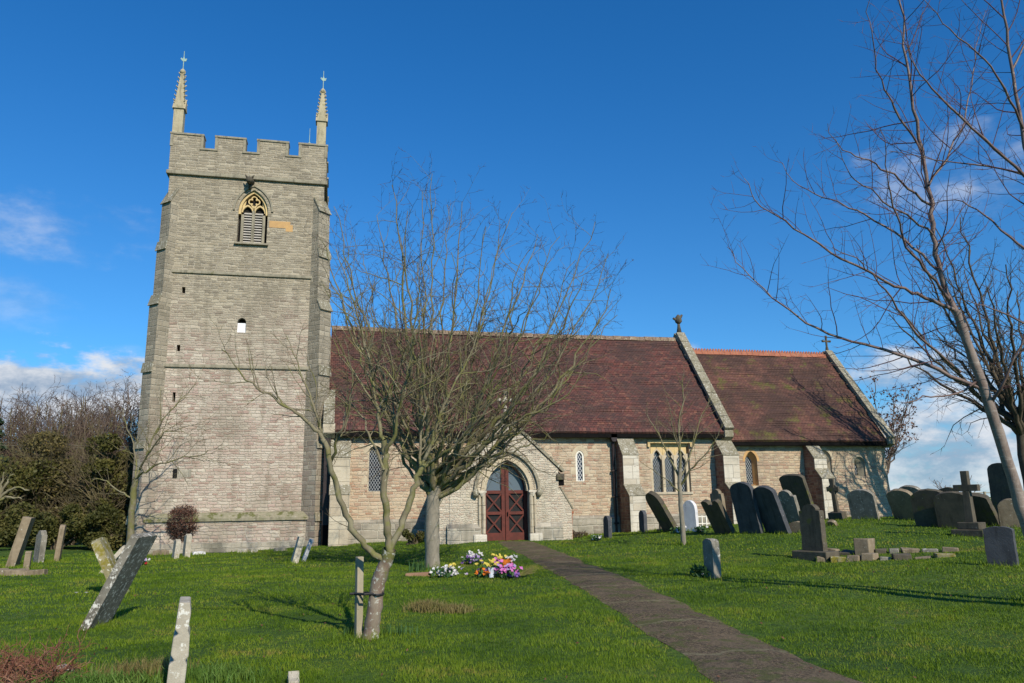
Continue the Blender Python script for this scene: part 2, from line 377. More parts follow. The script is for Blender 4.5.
M['pipe'] = plain('painted_pipe', (.035, .025, .025), (.02, .016, .018), 8, .45)
M['green_metal'] = plain('verdigris_metal', (.30, .42, .36), (.22, .33, .30), 8, .5)
M['door_wood'] = plain('red_brown_wood', (.115, .026, .018), (.080, .020, .014), 5, .55, bstr=.3)
M['louvre'] = plain('grey_louvre_slate', (.42, .39, .35), (.34, .32, .28), 4, .7)
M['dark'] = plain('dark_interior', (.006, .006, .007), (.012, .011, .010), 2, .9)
M['path'] = None

def glass(name, lead=(.30, .32, .33), sc_=.11, base=(.012, .016, .024), wd=.10):
    m, N, b = mat_base(name); u, v, _ = N.xyz(uvco(N))
    a = N.m('FRACT', N.m('DIVIDE', N.m('ADD', u, N.m('MULTIPLY', v, .62)), sc_)); c = N.m('FRACT', N.m('DIVIDE', N.m('SUBTRACT', u, N.m('MULTIPLY', v, .62)), sc_))
    k = N.m('MAXIMUM', N.mr(N.m('MINIMUM', a, N.m('SUBTRACT', 1.0, a)), wd*.6, wd, 1, 0), N.mr(N.m('MINIMUM', c, N.m('SUBTRACT', 1.0, c)), wd*.6, wd, 1, 0))
    N.set(b.inputs['Base Color'], N.mix(k, base, lead)); N.set(b.inputs['Roughness'], N.mr(k, 0, 1, .12, .6))
    bump(N, b, N.noise(uvco(N), 9, 2), .25, .02)
    return m
M['glass'] = glass('leaded_glass')
M['glass_white'] = glass('leaded_glass_pale', (.45, .46, .47), .12, (.015, .02, .035), .13)
M['pane'], _N, _b = mat_base('door_pane'); _b.inputs['Base Color'].default_value = (.10, .13, .16, 1); _b.inputs['Roughness'].default_value = .15
M['pane_dark'] = plain('dark_mesh', (.012, .010, .010), (.02, .016, .015), 8, .35)

# bark and foliage
def bark(name, c1, c2, lich, lt=.56, moss=None, moss_t=.5, band=False, rough=.85, scale=9):
    m, N, b = mat_base(name); oc = objco(N)
    c = N.mix(N.mr(N.noise(N.vm('MULTIPLY', oc, (1, 1, .35)), scale, 5, .65), .35, .65), c1, c2)
    if moss: c = N.mix(N.mr(N.noise(oc, 3.2, 5, .65), moss_t, moss_t+.12), c, moss)
    if band: c = N.mix(N.mr(N.noise(N.vm('MULTIPLY', oc, (3, 3, 22)), 1.6, 5, .7), .52, .68, 0, .5), c, lich)
    else: c = N.mix(N.mr(N.noise(oc, 14, 5, .7), lt, lt+.06), c, lich)
    N.set(b.inputs['Base Color'], c); b.inputs['Roughness'].default_value = rough
    bump(N, b, N.noise(N.vm('MULTIPLY', oc, (1, 1, .4)), 30, 4, .7), .6, .01)
    return m
M['bark_lichen'] = bark('lichened_bark', (.19, .13, .10), (.24, .20, .15), (.46, .46, .40), .55, (.15, .15, .05), .50)
M['bark_moss'] = bark('mossy_bark', (.16, .135, .085), (.21, .19, .12), (.34, .34, .24), .64, (.155, .15, .055), .47)
M['bark_grey'] = bark('grey_bark', (.20, .18, .14), (.27, .24, .19), (.40, .40, .34), .62, (.14, .14, .07), .56)
M['twig'] = plain('red_brown_twigs', (.058, .034, .028), (.085, .056, .040), 2, .7)
M['cherry_limb'] = plain('cherry_limb_bark', (.12, .075, .065), (.19, .14, .12), 6, .45, (.28, .23, .2), .6)
M['twig_olive'] = plain('olive_twigs', (.15, .13, .06), (.10, .075, .05), 1.2, .8)
M['twig_grey'] = plain('grey_twigs', (.12, .09, .075), (.16, .12, .09), 2, .8)
M['bark_cherry'] = bark('cherry_bark', (.19, .145, .125), (.27, .22, .19), (.46, .42, .38), .5, None, .6, True, .5)
M['twig_cherry'] = plain('cherry_twigs', (.075, .035, .040), (.12, .06, .055), 3, .5)
M['bark_dark'] = plain('dark_bark', (.065, .05, .035), (.10, .08, .055), 5, .9)
def leaf(name, cols, sc_=2.0, trans=.25, rough=.6):
    m, N, b = mat_base(name); oc = objco(N)
    c = N.ramp(N.mr(N.m('ADD', N.m('MULTIPLY', N.noise(oc, sc_, 3), .6), N.m('MULTIPLY', N.noise(oc, sc_*14, 2), .4)), .36, .64, 0, 1, False), cols)
    N.set(b.inputs['Base Color'], c); b.inputs['Roughness'].default_value = rough
    t = N.new('ShaderNodeBsdfTranslucent'); N.set(t.inputs[0], c)
    mx = N.new('ShaderNodeMixShader'); mx.inputs[0].default_value = trans
    N.L.new(b.outputs[0], mx.inputs[1]); N.L.new(t.outputs[0], mx.inputs[2])
    out = [n for n in m.node_tree.nodes if n.type == 'OUTPUT_MATERIAL'][0]; N.L.new(mx.outputs[0], out.inputs[0])
    return m
M['grass'] = leaf('grass_blades', [(0, (.050, .105, .005)), (.3, (.105, .180, .008)), (.6, (.155, .235, .012)), (.85, (.215, .27, .022)), (1, (.27, .24, .05))], .7, .35)
M['ivy'] = leaf('ivy_leaves', [(0, (.035, .042, .011)), (.5, (.080, .082, .020)), (1, (.17, .145, .045))], .9)
M['olive_leaf'] = leaf('olive_leaves', [(0, (.07, .062, .022)), (.5, (.13, .11, .038)), (1, (.21, .165, .065))], .8)
M['conifer'] = leaf('conifer_needles', [(0, (.012, .028, .014)), (.5, (.02, .045, .02)), (1, (.04, .06, .025))], 1.2, .1)
M['dead'] = leaf('dead_stems', [(0, (.14, .05, .035)), (.5, (.24, .10, .06)), (1, (.34, .20, .13))], 5, .2)
M['straw'] = leaf('straw_grass', [(0, (.16, .13, .04)), (.5, (.24, .20, .08)), (1, (.14, .16, .03))], 5, .3)
M['weed'] = leaf('weed_leaves', [(0, (.06, .13, .02)), (.5, (.10, .19, .03)), (1, (.16, .24, .05))], 5, .3)
M['leaf_green'] = leaf('stem_green', [(0, (.04, .10, .03)), (1, (.08, .16, .05))], 5, .3)
M['dead_leaf'] = leaf('brown_seed_keys', [(0, (.12, .05, .03)), (1, (.2, .1, .06))], 3, .3)
def petal(name, c): 
    m = leaf(name, [(0, tuple(x*.75 for x in c)), (1, c)], 30, .3); return m
M['p_white'] = petal('white_petals', (.8, .78, .78)); M['p_yellow'] = petal('yellow_petals', (.8, .65, .12)); M['p_orange'] = petal('orange_petals', (.85, .25, .03))
M['p_pink'] = petal('pink_petals', (.8, .25, .62)); M['p_purple'] = petal('purple_petals', (.25, .12, .42)); M['p_lilac'] = petal('lilac_petals', (.55, .42, .72)); M['p_red'] = petal('red_petals', (.5, .03, .04)); M['p_blue'] = petal('blue_petals', (.4, .55, .8))
M['paper'] = plain('pale_wrapping_paper', (.6, .66, .75), (.5, .55, .62), 6, .4)
# headstone stones
M['hs_dark'] = lichen_stone('dark_mossy_sandstone', (.075, .066, .05), (.105, .09, .065), (.36, .35, .29), .66, (.09, .095, .03), .56)
M['hs_brown'] = lichen_stone('brown_sandstone', (.19, .15, .10), (.25, .20, .135), (.40, .38, .31), .62, (.13, .12, .04), .6)
M['hs_grey'] = lichen_stone('grey_lichened_stone', (.17, .16, .13), (.24, .22, .18), (.50, .49, .44), .59)
M['hs_lean'] = lichen_stone('dark_slab_white_lichen', (.14, .13, .105), (.21, .195, .16), (.55, .54, .49), .54, (.12, .12, .06), .62)
M['hs_pale'] = lichen_stone('pale_lichened_stone', (.33, .30, .235), (.43, .39, .31), (.58, .57, .51), .58, (.28, .24, .10), .6)
M['hs_white'] = lichen_stone('white_marble', (.66, .66, .68), (.58, .58, .60), (.72, .72, .74), .6)
M['hs_slate'] = lichen_stone('blue_grey_slate', (.058, .062, .070), (.080, .084, .092), (.30, .30, .29), .66)
M['hs_moss'] = lichen_stone('mossy_yellow_stone', (.30, .26, .14), (.24, .22, .12), (.52, .50, .42), .56, (.20, .17, .03), .46)
M['timber'] = bark('weathered_timber', (.26, .23, .16), (.34, .30, .22), (.18, .18, .10), .6)
M['wood_slab'] = plain('brown_board', (.30, .18, .11), (.24, .14, .09), 6, .8)
M['rubber'] = plain('black_rubber', (.02, .02, .02), (.03, .03, .03), 6, .6)
M['terracotta'] = plain('terracotta_pot', (.38, .13, .07), (.30, .11, .06), 6, .8)

# ground material: soil and low turf under the blades
m_, N, b = mat_base('turf'); oc = objco(N)
c = N.ramp(N.mr(N.m('ADD', N.m('MULTIPLY', N.noise(oc, .45, 4), .5), N.m('MULTIPLY', N.noise(oc, 9, 5, .7), .5)), .36, .64, 0, 1, False), [(0, (.030, .070, .008)), (.4, (.050, .105, .010)), (.75, (.075, .135, .014)), (1, (.12, .15, .03))])
c = N.mix(N.mr(N.noise(N.vm('ADD', oc, (31, 17, 0)), .9, 5, .7), .66, .76, 0, .6), c, (.09, .085, .03))
N.set(b.inputs['Base Color'], c); b.inputs['Roughness'].default_value = .9
bump(N, b, N.m('ADD', N.noise(oc, 40, 4, .7), N.m('MULTIPLY', N.noise(oc, 6, 4, .6), 3.0)), .9, .05); M['turf'] = m_
m_, N, b = mat_base('path_tarmac'); oc = objco(N); u, v, _ = N.xyz(uvco(N))
gr = N.noise(oc, 60, 4, .75)
c = N.mix(N.mr(N.noise(oc, 26, 6, .8), .44, .58), (.042, .030, .018), (.165, .122, .072))
c = N.mix(N.mr(gr, .56, .66, 0, .7), c, (.34, .27, .18))
c = N.mix(N.mr(N.noise(oc, 1.4, 6, .7), .47, .60, 0, .5), c, (.16, .12, .075))
c = N.mix(N.mr(N.noise(N.vm('ADD', oc, (3, 9, 0)), 2.6, 7, .78), .50, .58, 0, .75), c, (.075, .085, .022))
c = N.mix(N.mr(N.noise(N.vm('ADD', oc, (13, 2, 0)), 4.0, 7, .8), .54, .64, 0, .6), c, (.035, .026, .020))
cr_ = N.mr(N.m('ABSOLUTE', N.m('SUBTRACT', N.m('FRACT', N.m('ADD', N.m('DIVIDE', v, 1.9), N.m('MULTIPLY', N.noise(oc, 2.0, 4, .7), .35))), .5)), 0, .035, 1, 0)
c = N.mix(N.m('MULTIPLY', cr_, .65), c, (.21, .19, .11))
c = N.mix(N.mr(N.noise(oc, 22, 4, .8), .68, .74, 0, .7), c, (.30, .27, .22))
N.set(b.inputs['Base Color'], c); b.inputs['Roughness'].default_value = .9
bump(N, b, N.m('ADD', gr, N.m('MULTIPLY', N.noise(oc, 5, 5, .7), 1.5)), .7, .02); M['path'] = m_

# ------------------------------------------------------------------ ground, path, grass
def axis(lo_far, lo, hi, hi_far, step):
    a = list(np.arange(lo, hi+1e-6, step)); s = step; x = lo; left = []
    while x > lo_far: s *= 1.35; x -= s; left.append(x)
    s = step; x = hi; right = []
    while x < hi_far: s *= 1.35; x += s; right.append(x)
    return np.array(left[::-1]+a+right)
gx = axis(-1500, -24, 36, 1500, .4); gy = axis(-200, -2, 46, 3000, .4)
GX, GY = np.meshgrid(gx, gy); GZ = hgt(GX, GY)
nx, ny = len(gx), len(gy)
idx = np.arange(nx*ny).reshape(ny, nx)
Q = np.stack([idx[:-1, :-1], idx[:-1, 1:], idx[1:, 1:], idx[1:, :-1]], -1).reshape(-1, 4)
g = np_mesh('ground', np.stack([GX, GY, GZ], -1).reshape(-1, 3), Q, M['turf']); tag(g, kind='structure')

PL = [(496, 541.5), (531, 560), (560, 576.6), (605, 604), (650.6, 635.5), (687, 660), (714, 681), (760, 716), (830, 770)]
PR = [(532, 541.5), (580, 560), (628, 579), (662, 594), (696, 610.6), (759, 642), (814, 665), (856, 681), (930, 712), (1080, 770)]
def curve_on_ground(pts, n=90):
    P = np.array([on_ground(*p)[:2] for p in pts])
    s = np.concatenate([[0], np.cumsum(np.linalg.norm(np.diff(P, axis=0), axis=1))]); t = np.linspace(0, s[-1], n)
    for _ in range(1): x = np.interp(t, s, P[:, 0]); y = np.interp(t, s, P[:, 1])
    k = np.ones(9)/9
    xs = np.convolve(np.pad(x, 4, 'edge'), k, 'valid'); ys = np.convolve(np.pad(y, 4, 'edge'), k, 'valid')
    return np.stack([xs, ys], 1)
CL, CR_ = curve_on_ground(PL), curve_on_ground(PR)
rngp = np.random.default_rng(4)
def wob(n, amp): 
    a = rngp.normal(0, 1, n+8); return np.convolve(a, np.ones(3)/3, 'same')[4:n+4]*amp
pv = []; K = 7
cen = (CL+CR_)/2; CLw = CL + (CL-cen)/np.linalg.norm(CL-cen, axis=1)[:, None]*wob(90, .05)[:, None]; CRw = CR_ + (CR_-cen)/np.linalg.norm(CR_-cen, axis=1)[:, None]*wob(90, .05)[:, None]
for i in range(90):
    for j in range(K):
        t = j/(K-1); p = CLw[i]*(1-t)+CRw[i]*t; pv.append((p[0], p[1], gz(p[0], p[1])+(.004 if j in (0, K-1) else .022+.012*math.sin(math.pi*t))))
idx = np.arange(90*K).reshape(90, K)
Q = np.stack([idx[:-1, :-1], idx[:-1, 1:], idx[1:, 1:], idx[1:, :-1]], -1).reshape(-1, 4)
path = np_mesh('path', pv, Q, M['path'])
uvl = path.data.uv_layers.new(name='UVMap'); vi = np.empty(len(path.data.loops), np.int32); path.data.loops.foreach_get('vertex_index', vi)
slen = np.concatenate([[0], np.cumsum(np.linalg.norm(np.diff(cen, axis=0), axis=1))])
uvl.data.foreach_set('uv', np.stack([(vi % K)/K*1.4, slen[vi//K]], 1).ravel()); tag(path, kind='structure')

def inside_path(x, y, grow=0.0):
    poly = np.concatenate([CL + (CL-cen)*grow, (CR_ + (CR_-cen)*grow)[::-1]])
    ins = np.zeros(x.shape, bool); n = len(poly); j = n-1
    for i in range(n):
        xi, yi = poly[i]; xj, yj = poly[j]
        if yi != yj: ins ^= ((yi > y) != (yj > y)) & (x < (xj-xi)*(y-yi)/(yj-yi)+xi)
        j = i
    return ins
rg = np.random.default_rng(11)
def blades(r0, r1, dens, h0, h1, wd):
    area = (r1*r1-r0*r0)*.5*R(80); n = int(area*dens)
    rr = np.sqrt(rg.uniform(r0*r0, r1*r1, n)); th = rg.uniform(YAW-R(40), YAW+R(40), n)
    x = rr*np.sin(th); y = rr*np.cos(th)
    clump = np.sin(x*2.1+np.sin(y*1.7)*2)*np.sin(y*2.6+np.sin(x*1.3)*2) ; clump2 = np.sin(x*7.3+np.sin(y*5)*1.5)*np.sin(y*8.1+x)
    rn = rg.uniform(0, 1, n)+.5*clump
    keep = ~inside_path(x, y, -.02) | (~inside_path(x, y, -.13) & (rn > .35)) | (~inside_path(x, y, -.30) & (rn > 1.02))
    keep &= ~((y > 32) & (x > -7) & (x < 26)) & ~((y > 28.6) & (x > 4) & (x < 8.3))
    keep &= y < 33.5
    x, y, clump, clump2 = x[keep], y[keep], clump[keep], clump2[keep]; n = len(x)
    z = hgt(x, y)
    near = inside_path(x, y, .25)
    h = rg.uniform(h0, h1, n)*(1+.35*clump+.3*clump2)*np.where(near, .6, 1)
    a = rg.uniform(0, 2*math.pi, n); lean = rg.uniform(.1, .9, n)*h
    la = rg.uniform(0, 2*math.pi, n)
    wx, wy = np.cos(a)*wd/2, np.sin(a)*wd/2
    b0 = np.stack([x-wx, y-wy, z-.005], 1); b1 = np.stack([x+wx, y+wy, z-.005], 1)
    tp = np.stack([x+np.cos(la)*lean, y+np.sin(la)*lean, z+h], 1)
    return np.stack([b0, b1, tp], 1).reshape(-1, 3)
GV = np.concatenate([blades(5.5, 9, 3400, .014, .042, .006), blades(9, 14, 1600, .016, .042, .009), blades(14, 22, 600, .02, .045, .016), blades(22, 34, 180, .02, .05, .03)])
gr_o = np_mesh('grass', GV, np.arange(len(GV)).reshape(-1, 3), M['grass'], smooth=False)
tag(gr_o, 'short green turf growing over the whole churchyard', 'grass', kind='stuff')
# ------------------------------------------------------------------ the church (axes: X east, Y north; south walls face the camera)
GROUP_LOC = (9.0, 34.0, 0.25)
church = tag(empty('church', GROUP_LOC), 'stone parish church with tall battlemented west tower and red tiled roofs', 'church')
FY = lambda y: (lambda u, v, w_: (u, y+w_, v))          # outline in X/Z, extruded along Y
FX = lambda x: (lambda u, v, w_: (x+w_, u, v))          # outline in Y/Z, extruded along X
def arch_pts(cx, z0, zs, za, hw, n=10, flat=False):
    """outline anticlockwise from lower left: sill z0, springing zs, apex za, half width hw"""
    h = za-zs
    if h <= hw*1.001: R_ = hw; c = 0.0                   # round
    else: R_ = (hw*hw+h*h)/(2*hw); c = hw-R_
    pts = [(cx-hw, z0), (cx+hw, z0)]
    a1 = math.atan2(h if h > hw*1.001 else hw, -c) if c else math.pi/2
    for i in range(n+1):
        a = a1*i/n; pts.append((cx+c+R_*math.cos(a), zs+R_*math.sin(a)*(h/hw if not c else 1)))
    for i in range(n-1, -1, -1):
        a = a1*i/n; pts.append((cx-c-R_*math.cos(a), zs+R_*math.sin(a)*(h/hw if not c else 1)))
    return pts
def wall_with_holes(mb, outer, holes, y, depth):
    """outer and hole outlines in X/Z at plane y; each hole gets its reveals to y+depth"""
    loops = [outer]+holes; flat = [p for l in loops for p in l]
    tri = tessellate_polygon([[Vector((u, v, 0)) for u, v in l] for l in loops])
    mb.add([(u, y, v) for u, v in flat], [tuple(t) for t in tri])
    for h in holes:
        n = len(h); mb.add([(u, y, v) for u, v in h]+[(u, y+depth, v) for u, v in h], [(i, i+n, (i+1) % n+n, (i+1) % n) for i in range(n)])
def ring(mb, inner, outer, y0, y1, closed=False):
    """band between two open outlines of equal length, from y0 (front) to y1"""
    n = len(inner); vs = [(u, y0, v) for u, v in inner]+[(u, y0, v) for u, v in outer]+[(u, y1, v) for u, v in inner]+[(u, y1, v) for u, v in outer]
    fs = []
    for i in range(n if closed else n-1):
        j = (i+1) % n
        fs += [(i, j, n+j, n+i), (n+i, n+j, 3*n+j, 3*n+i), (j, i, 2*n+i, 2*n+j), (2*n+i, 3*n+i, 3*n+j, 2*n+j)]
    if not closed: fs += [(0, n, 3*n, 2*n), (n-1, 2*n+n-1, 3*n+n-1, 2*n-1)]
    mb.add(vs, fs)
def arch_only(cx, zs, za, hw, n=10, drop=0.0):
    p = arch_pts(cx, zs-drop, zs, za, hw, n)
    return p[1:]+[p[0]]                                    # right foot, over the arch, left foot
def part(mb, name, mat, parent, label=None, **kw):
    o = mb.build(name, mat, parent, **kw)
    if label: o['label'] = label
    return o
def buttress_profile(name, org, dirv, width, prof, mat, parent, label=None, slope_mat=None, facing=None):
    """prof: (distance out, z) outline; org on the wall, dirv outward unit vector"""
    dx_, dy_ = dirv; px_, py_ = -dy_, dx_
    mb = MB(); mb.prism(prof, -width/2, width/2, lambda u, v, w_: (org[0]+dx_*u+px_*w_, org[1]+dy_*u+py_*w_, v))
    o = part(mb, name, mat, parent, label)
    # sloping weathering slabs
    for (d0, z0), (d1, z1) in zip(prof, prof[1:]):
        sb = MB()
        if d1 < d0-.02 and z1 > z0+.05 and d0 > 0:
            L = math.hypot(d0-d1, z1-z0); nx_, nz_ = (z1-z0)/L, (d0-d1)/L
            q = [(d0+nx_*.012+.05*(d0-d1)/L, z0+nz_*.012-.05*(z1-z0)/L), (d1+nx_*.012, z1+nz_*.012), (d1+nx_*.06, z1+nz_*.06), (d0+nx_*.06+.06*(d0-d1)/L, z0+nz_*.06-.06*(z1-z0)/L)]
            sb.prism(q, -width/2-.03, width/2+.03, lambda u, v, w_: (org[0]+dx_*u+px_*w_, org[1]+dy_*u+py_*w_, v))
        if sb.f: sb.build('weathering', slope_mat or M['coping'], o)
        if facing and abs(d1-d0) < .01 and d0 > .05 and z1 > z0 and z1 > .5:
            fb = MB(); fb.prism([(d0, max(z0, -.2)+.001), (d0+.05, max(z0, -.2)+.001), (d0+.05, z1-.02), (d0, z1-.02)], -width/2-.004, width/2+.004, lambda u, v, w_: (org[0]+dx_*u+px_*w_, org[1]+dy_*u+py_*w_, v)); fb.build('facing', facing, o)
    return o
# ---- tower
TX0, TX1, TY0, TY1 = -7.12, -0.80, 32.6, 38.9
TC = (TX0+TX1)/2
zs_str, z_emb, z_mer = 15.52, 16.62, 17.32
BW = -3.70
t = MB()
belfry = arch_pts(BW, 12.62, 14.02, 14.98, .60, 12)
slit = arch_pts(-3.9, 8.72, 9.15, 9.34, .17, 6)
def rect(x0, x1, z0, z1): return [(x0, z0), (x1, z0), (x1, z1), (x0, z1)]
wall_with_holes(t, rect(TX0, TX1, -.3, zs_str), [belfry, slit, rect(-6.30, -6.17, 10.28, 10.55), rect(-6.33, -6.20, 7.86, 8.12), rect(-6.35, -6.24, 5.82, 6.2)], TY0, .38)
t.add([(TX0, TY0, -.3), (TX0, TY1, -.3), (TX0, TY1, zs_str), (TX0, TY0, zs_str)], [(0, 1, 2, 3)])
t.add([(TX1, TY0, -.3), (TX1, TY1, -.3), (TX1, TY1, zs_str), (TX1, TY0, zs_str)], [(0, 1, 2, 3)])
t.add([(TX0, TY1, -.3), (TX1, TY1, -.3), (TX1, TY1, zs_str), (TX0, TY1, zs_str)], [(0, 1, 2, 3)])
t.add([(TX0, TY0, zs_str), (TX1, TY0, zs_str), (TX1, TY1, zs_str), (TX0, TY1, zs_str)], [(0, 1, 2, 3)])
tower = part(t, 'tower', M['tower'], church, 'square grey stone west tower', fix=False)
# parapet
p = MB(); e = .05; caps = []
p.box(TX0-e, TX1+e, TY0-e, TY0+.40, zs_str+.002, z_emb); p.box(TX0-e, TX1+e, TY1-.40, TY1+e, zs_str+.002, z_emb)
p.box(TX0-e, TX0+.40, TY0+.401, TY1-.401, zs_str+.002, z_emb); p.box(TX1-.40, TX1+e, TY0+.401, TY1-.401, zs_str+.002, z_emb)
ms = [(-7.17, -5.90), (-5.38, -4.18), (-3.66, -2.40), (-1.92, -.75)]
emb = []
for a, c_ in ms:
    for y0, y1 in ((TY0-e, TY0+.40), (TY1-.40, TY1+e)):
        cap = MB(); caps.append(cap); p.box(a, c_, y0, y1, z_emb+.001, z_mer-.09); cap.box(a-.05, c_+.05, y0-.05, y1+.05, z_mer-.09, z_mer)
        cap.box(a-.03, a+.09, y0-.03, y1+.03, z_emb+.07, z_mer-.091); cap.box(c_-.09, c_+.03, y0-.03, y1+.03, z_emb+.07, z_mer-.091)
for (a, b_), (c_, d_) in zip(ms, ms[1:]):
    for y0, y1 in ((TY0-e, TY0+.40), (TY1-.40, TY1+e)): caps.append(MB()); caps[-1].box(b_-.10, c_+.10, y0-.05, y1+.05, z_emb-.02, z_emb+.07)
for a, c_ in ((34.3, 35.3), (36.1, 37.1)):
    for x0, x1 in ((TX0-e, TX0+.40), (TX1-.40, TX1+e)):
        cap = MB(); caps.append(cap); p.box(x0, x1, a, c_, z_emb+.001, z_mer-.09); cap.box(x0-.05, x1+.05, a-.05, c_+.05, z_mer-.09, z_mer)
par = part(p, 'parapet', M['tower'], church, 'battlemented parapet with four merlons on the south side')
for cap in caps: part(cap, 'coping', M['moulding'], par, bevel=.012)
# string courses and plinth bands
def band(z0, z1, out, name, mat, x0=TX0, x1=TX1, ya=TY0, yb=TY1, bev=.03):
    b = MB(); b.box(x0-out, x1+out, ya-out, ya-.001, z0, z1); b.box(x0-out, x0-.001, ya, yb, z0, z1); b.box(x1+.001, x1+out, ya, yb, z0, z1)
    return part(b, name, mat, church, bevel=bev)
band(zs_str-.10, zs_str+.07, .13, 'string_course', M['moulding'])
band(11.13, 11.27, .08, 'string_course', M['moulding'])
band(7.20, 7.35, .08, 'string_course', M['moulding'])
pm = MB(); pm.box(TX0-.06, TX1+.16, TY0-.22, TY0-.001, -.3, 1.16)
part(pm, 'plinth', M['tower'], church)
pm = MB(); pm.prism([(0, 1.162), (-.30, 1.165), (-.30, 1.27), (-.10, 1.47), (0, 1.50)], TX0-.08, TX1+.18, lambda u, v, w_: (w_, TY0+u-.002, v))
part(pm, 'plinth_moulding', M['string'], church)
pm = MB(); pm.box(TX0-.20, TX1+.20, TY0-.42, TY0-.222, -.3, .36)
part(pm, 'plinth_step', M['plinth'], church, bevel=.03)
s2 = math.sqrt(.5)
for (cx_, cy_, sx, sy) in ((TX0, TY0, -1, -1), (TX1, TY0, 1, -1), (TX0, TY1, -1, 1), (TX1, TY1, 1, 1)):
    q_ = (.36, .32, .27, .22, .10, .03) if sx < 0 else (.50, .46, .40, .36, .16, .08)
    prof = [(-.42, -.3), (q_[0], -.3), (q_[0], 1.15), (q_[1], 1.42), (q_[1], 4.0), (q_[2], 4.22), (q_[2], 7.0), (q_[3], 7.35), (q_[3], 9.75), (q_[4], 10.15), (q_[4], 12.1), (q_[5], 12.45), (q_[5], 14.15), (-.28, 14.8), (-.42, 14.8)]
    buttress_profile('buttress', (cx_, cy_), (sx*s2, sy*s2), .62, prof, M['tower_dark'], church, 'stepped diagonal buttress of the tower')
# belfry window
bw = MB(); a1 = arch_only(BW, 14.02, 14.98, .60, 12, 0); a2 = arch_only(BW, 14.02, 15.12, .74, 12, 0); a3 = arch_only(BW, 14.02, 15.20, .82, 12, 0)
ring(bw, a2, a3, TY0-.06, TY0+.01)
hood = part(bw, 'hood_mould', M['moulding'], church)
yb = TY0+.20
win = empty('belfry_window', (BW, TY0, 12.6)); win.parent = church; win.location = Vector((BW, TY0, 12.6))-Vector(GROUP_LOC)
win['label'] = 'louvred belfry window with yellow stone tracery'
f = MB()
# jambs and outer arch order in yellow stone (head) and grey (jambs)
ring(f, arch_only(BW, 14.02, 14.87, .50, 12, .12), arch_only(BW, 14.02, 14.985, .605, 12, .12), TY0+.10, TY0+.34)
def light_head(mb, cx, zs, za, hw, y0, y1, wd=.055):
    ring(mb, arch_only(cx, zs, za, hw, 7, 0), arch_only(cx, zs, za+wd*1.3, hw+wd, 7, 0), y0, y1)
for sx in (-1, 1): light_head(f, BW+sx*.25, 14.02, 14.30, .19, yb, yb+.12)
# quatrefoil
for a in range(4):
    ang = math.pi/2*a+math.pi/2; cxq = BW+.115*math.cos(ang); czq = 14.52+.125*math.sin(ang)
    qi = [(cxq+.085*math.cos(t_), czq+.09*math.sin(t_)) for t_ in np.linspace(ang-2.3, ang+2.3, 11)]
    qo = [(cxq+.135*math.cos(t_), czq+.14*math.sin(t_)) for t_ in np.linspace(ang-2.0, ang+2.0, 11)]
    ring(f, qi, qo, yb+.002*a, yb+.12)
for sx in (-1, 1):
    f.prism([(BW+sx*.02, 14.14), (BW+sx*.09, 14.30), (BW+sx*.02, 14.36)][::sx], 0, .11, FY(yb+.006))
    f.prism([(BW+sx*.36, 14.34), (BW+sx*.47, 14.10), (BW+sx*.455, 14.44), (BW+sx*.32, 14.54)][::sx], 0, .11, FY(yb+.009))
part(f, 'tracery', M['yellow_stone'], win)
f = MB(); f.box(BW-.055, BW+.055, yb-.02, yb+.13, 12.62, 14.10)
for sx in (-1, 1): f.box(BW+sx*.49-.11*(sx > 0)+0, BW+sx*.49+.11*(sx < 0), TY0+.14, TY0+.30, 12.62, 13.9)
part(f, 'mullion', M['moulding'], win)
f = MB()
for i in range(12):
    z = 12.68+i*.115
    for sx in (-1, 1): f.prism([(0, 0), (.10, .075), (.10, .105), (0, .03)], BW+(-.385 if sx < 0 else .06), BW+(-.06 if sx < 0 else .385), lambda u, v, w_, z=z: (w_, yb+.02+u, z+v))
part(f, 'louvre', M['louvre'], win)
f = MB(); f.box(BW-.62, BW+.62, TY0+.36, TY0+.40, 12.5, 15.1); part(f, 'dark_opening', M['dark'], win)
f = MB(); f.prism([(0, 0), (-.14, 0), (-.14, .05), (.3, .16), (.3, 0)], BW-.68, BW+.68, lambda u, v, w_: (w_, TY0+u, 12.50+v)); part(f, 'sill', M['moulding'], win)
f = MB(); f.box(-3.02, -2.16, TY0-.006, TY0+.05, 13.34, 13.64); f.box(-2.34, -2.05, TY0-.008, TY0+.05, 13.20, 13.50); part(f, 'patch_of_new_stone', M['orange_stone'], church, 'bright orange new stone beside the belfry window')
# slit window, with its white board, and stair slits
f = MB(); f.box(-4.07, -3.73, TY0+.10, TY0+.13, 8.72, 9.13); part(f, 'window_board', M['white_board'], church, 'white board in the small arched window')
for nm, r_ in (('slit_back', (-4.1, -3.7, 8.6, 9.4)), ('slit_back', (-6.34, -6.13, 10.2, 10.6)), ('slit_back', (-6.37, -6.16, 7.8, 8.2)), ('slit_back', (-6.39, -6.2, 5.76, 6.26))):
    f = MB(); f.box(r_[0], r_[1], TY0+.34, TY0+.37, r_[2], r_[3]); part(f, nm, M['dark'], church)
f = MB(); f.box(-6.10, -5.45, TY0-.012, TY0+.05, 2.86, 3.16); blk = part(f, 'blocked_opening', M['plinth'], church, 'small blocked opening low in the tower')
f = MB(); f.box(-6.12, -5.96, TY0-.03, TY0-.013, 2.84, 3.18); f.build('socket', M['dark'], blk)
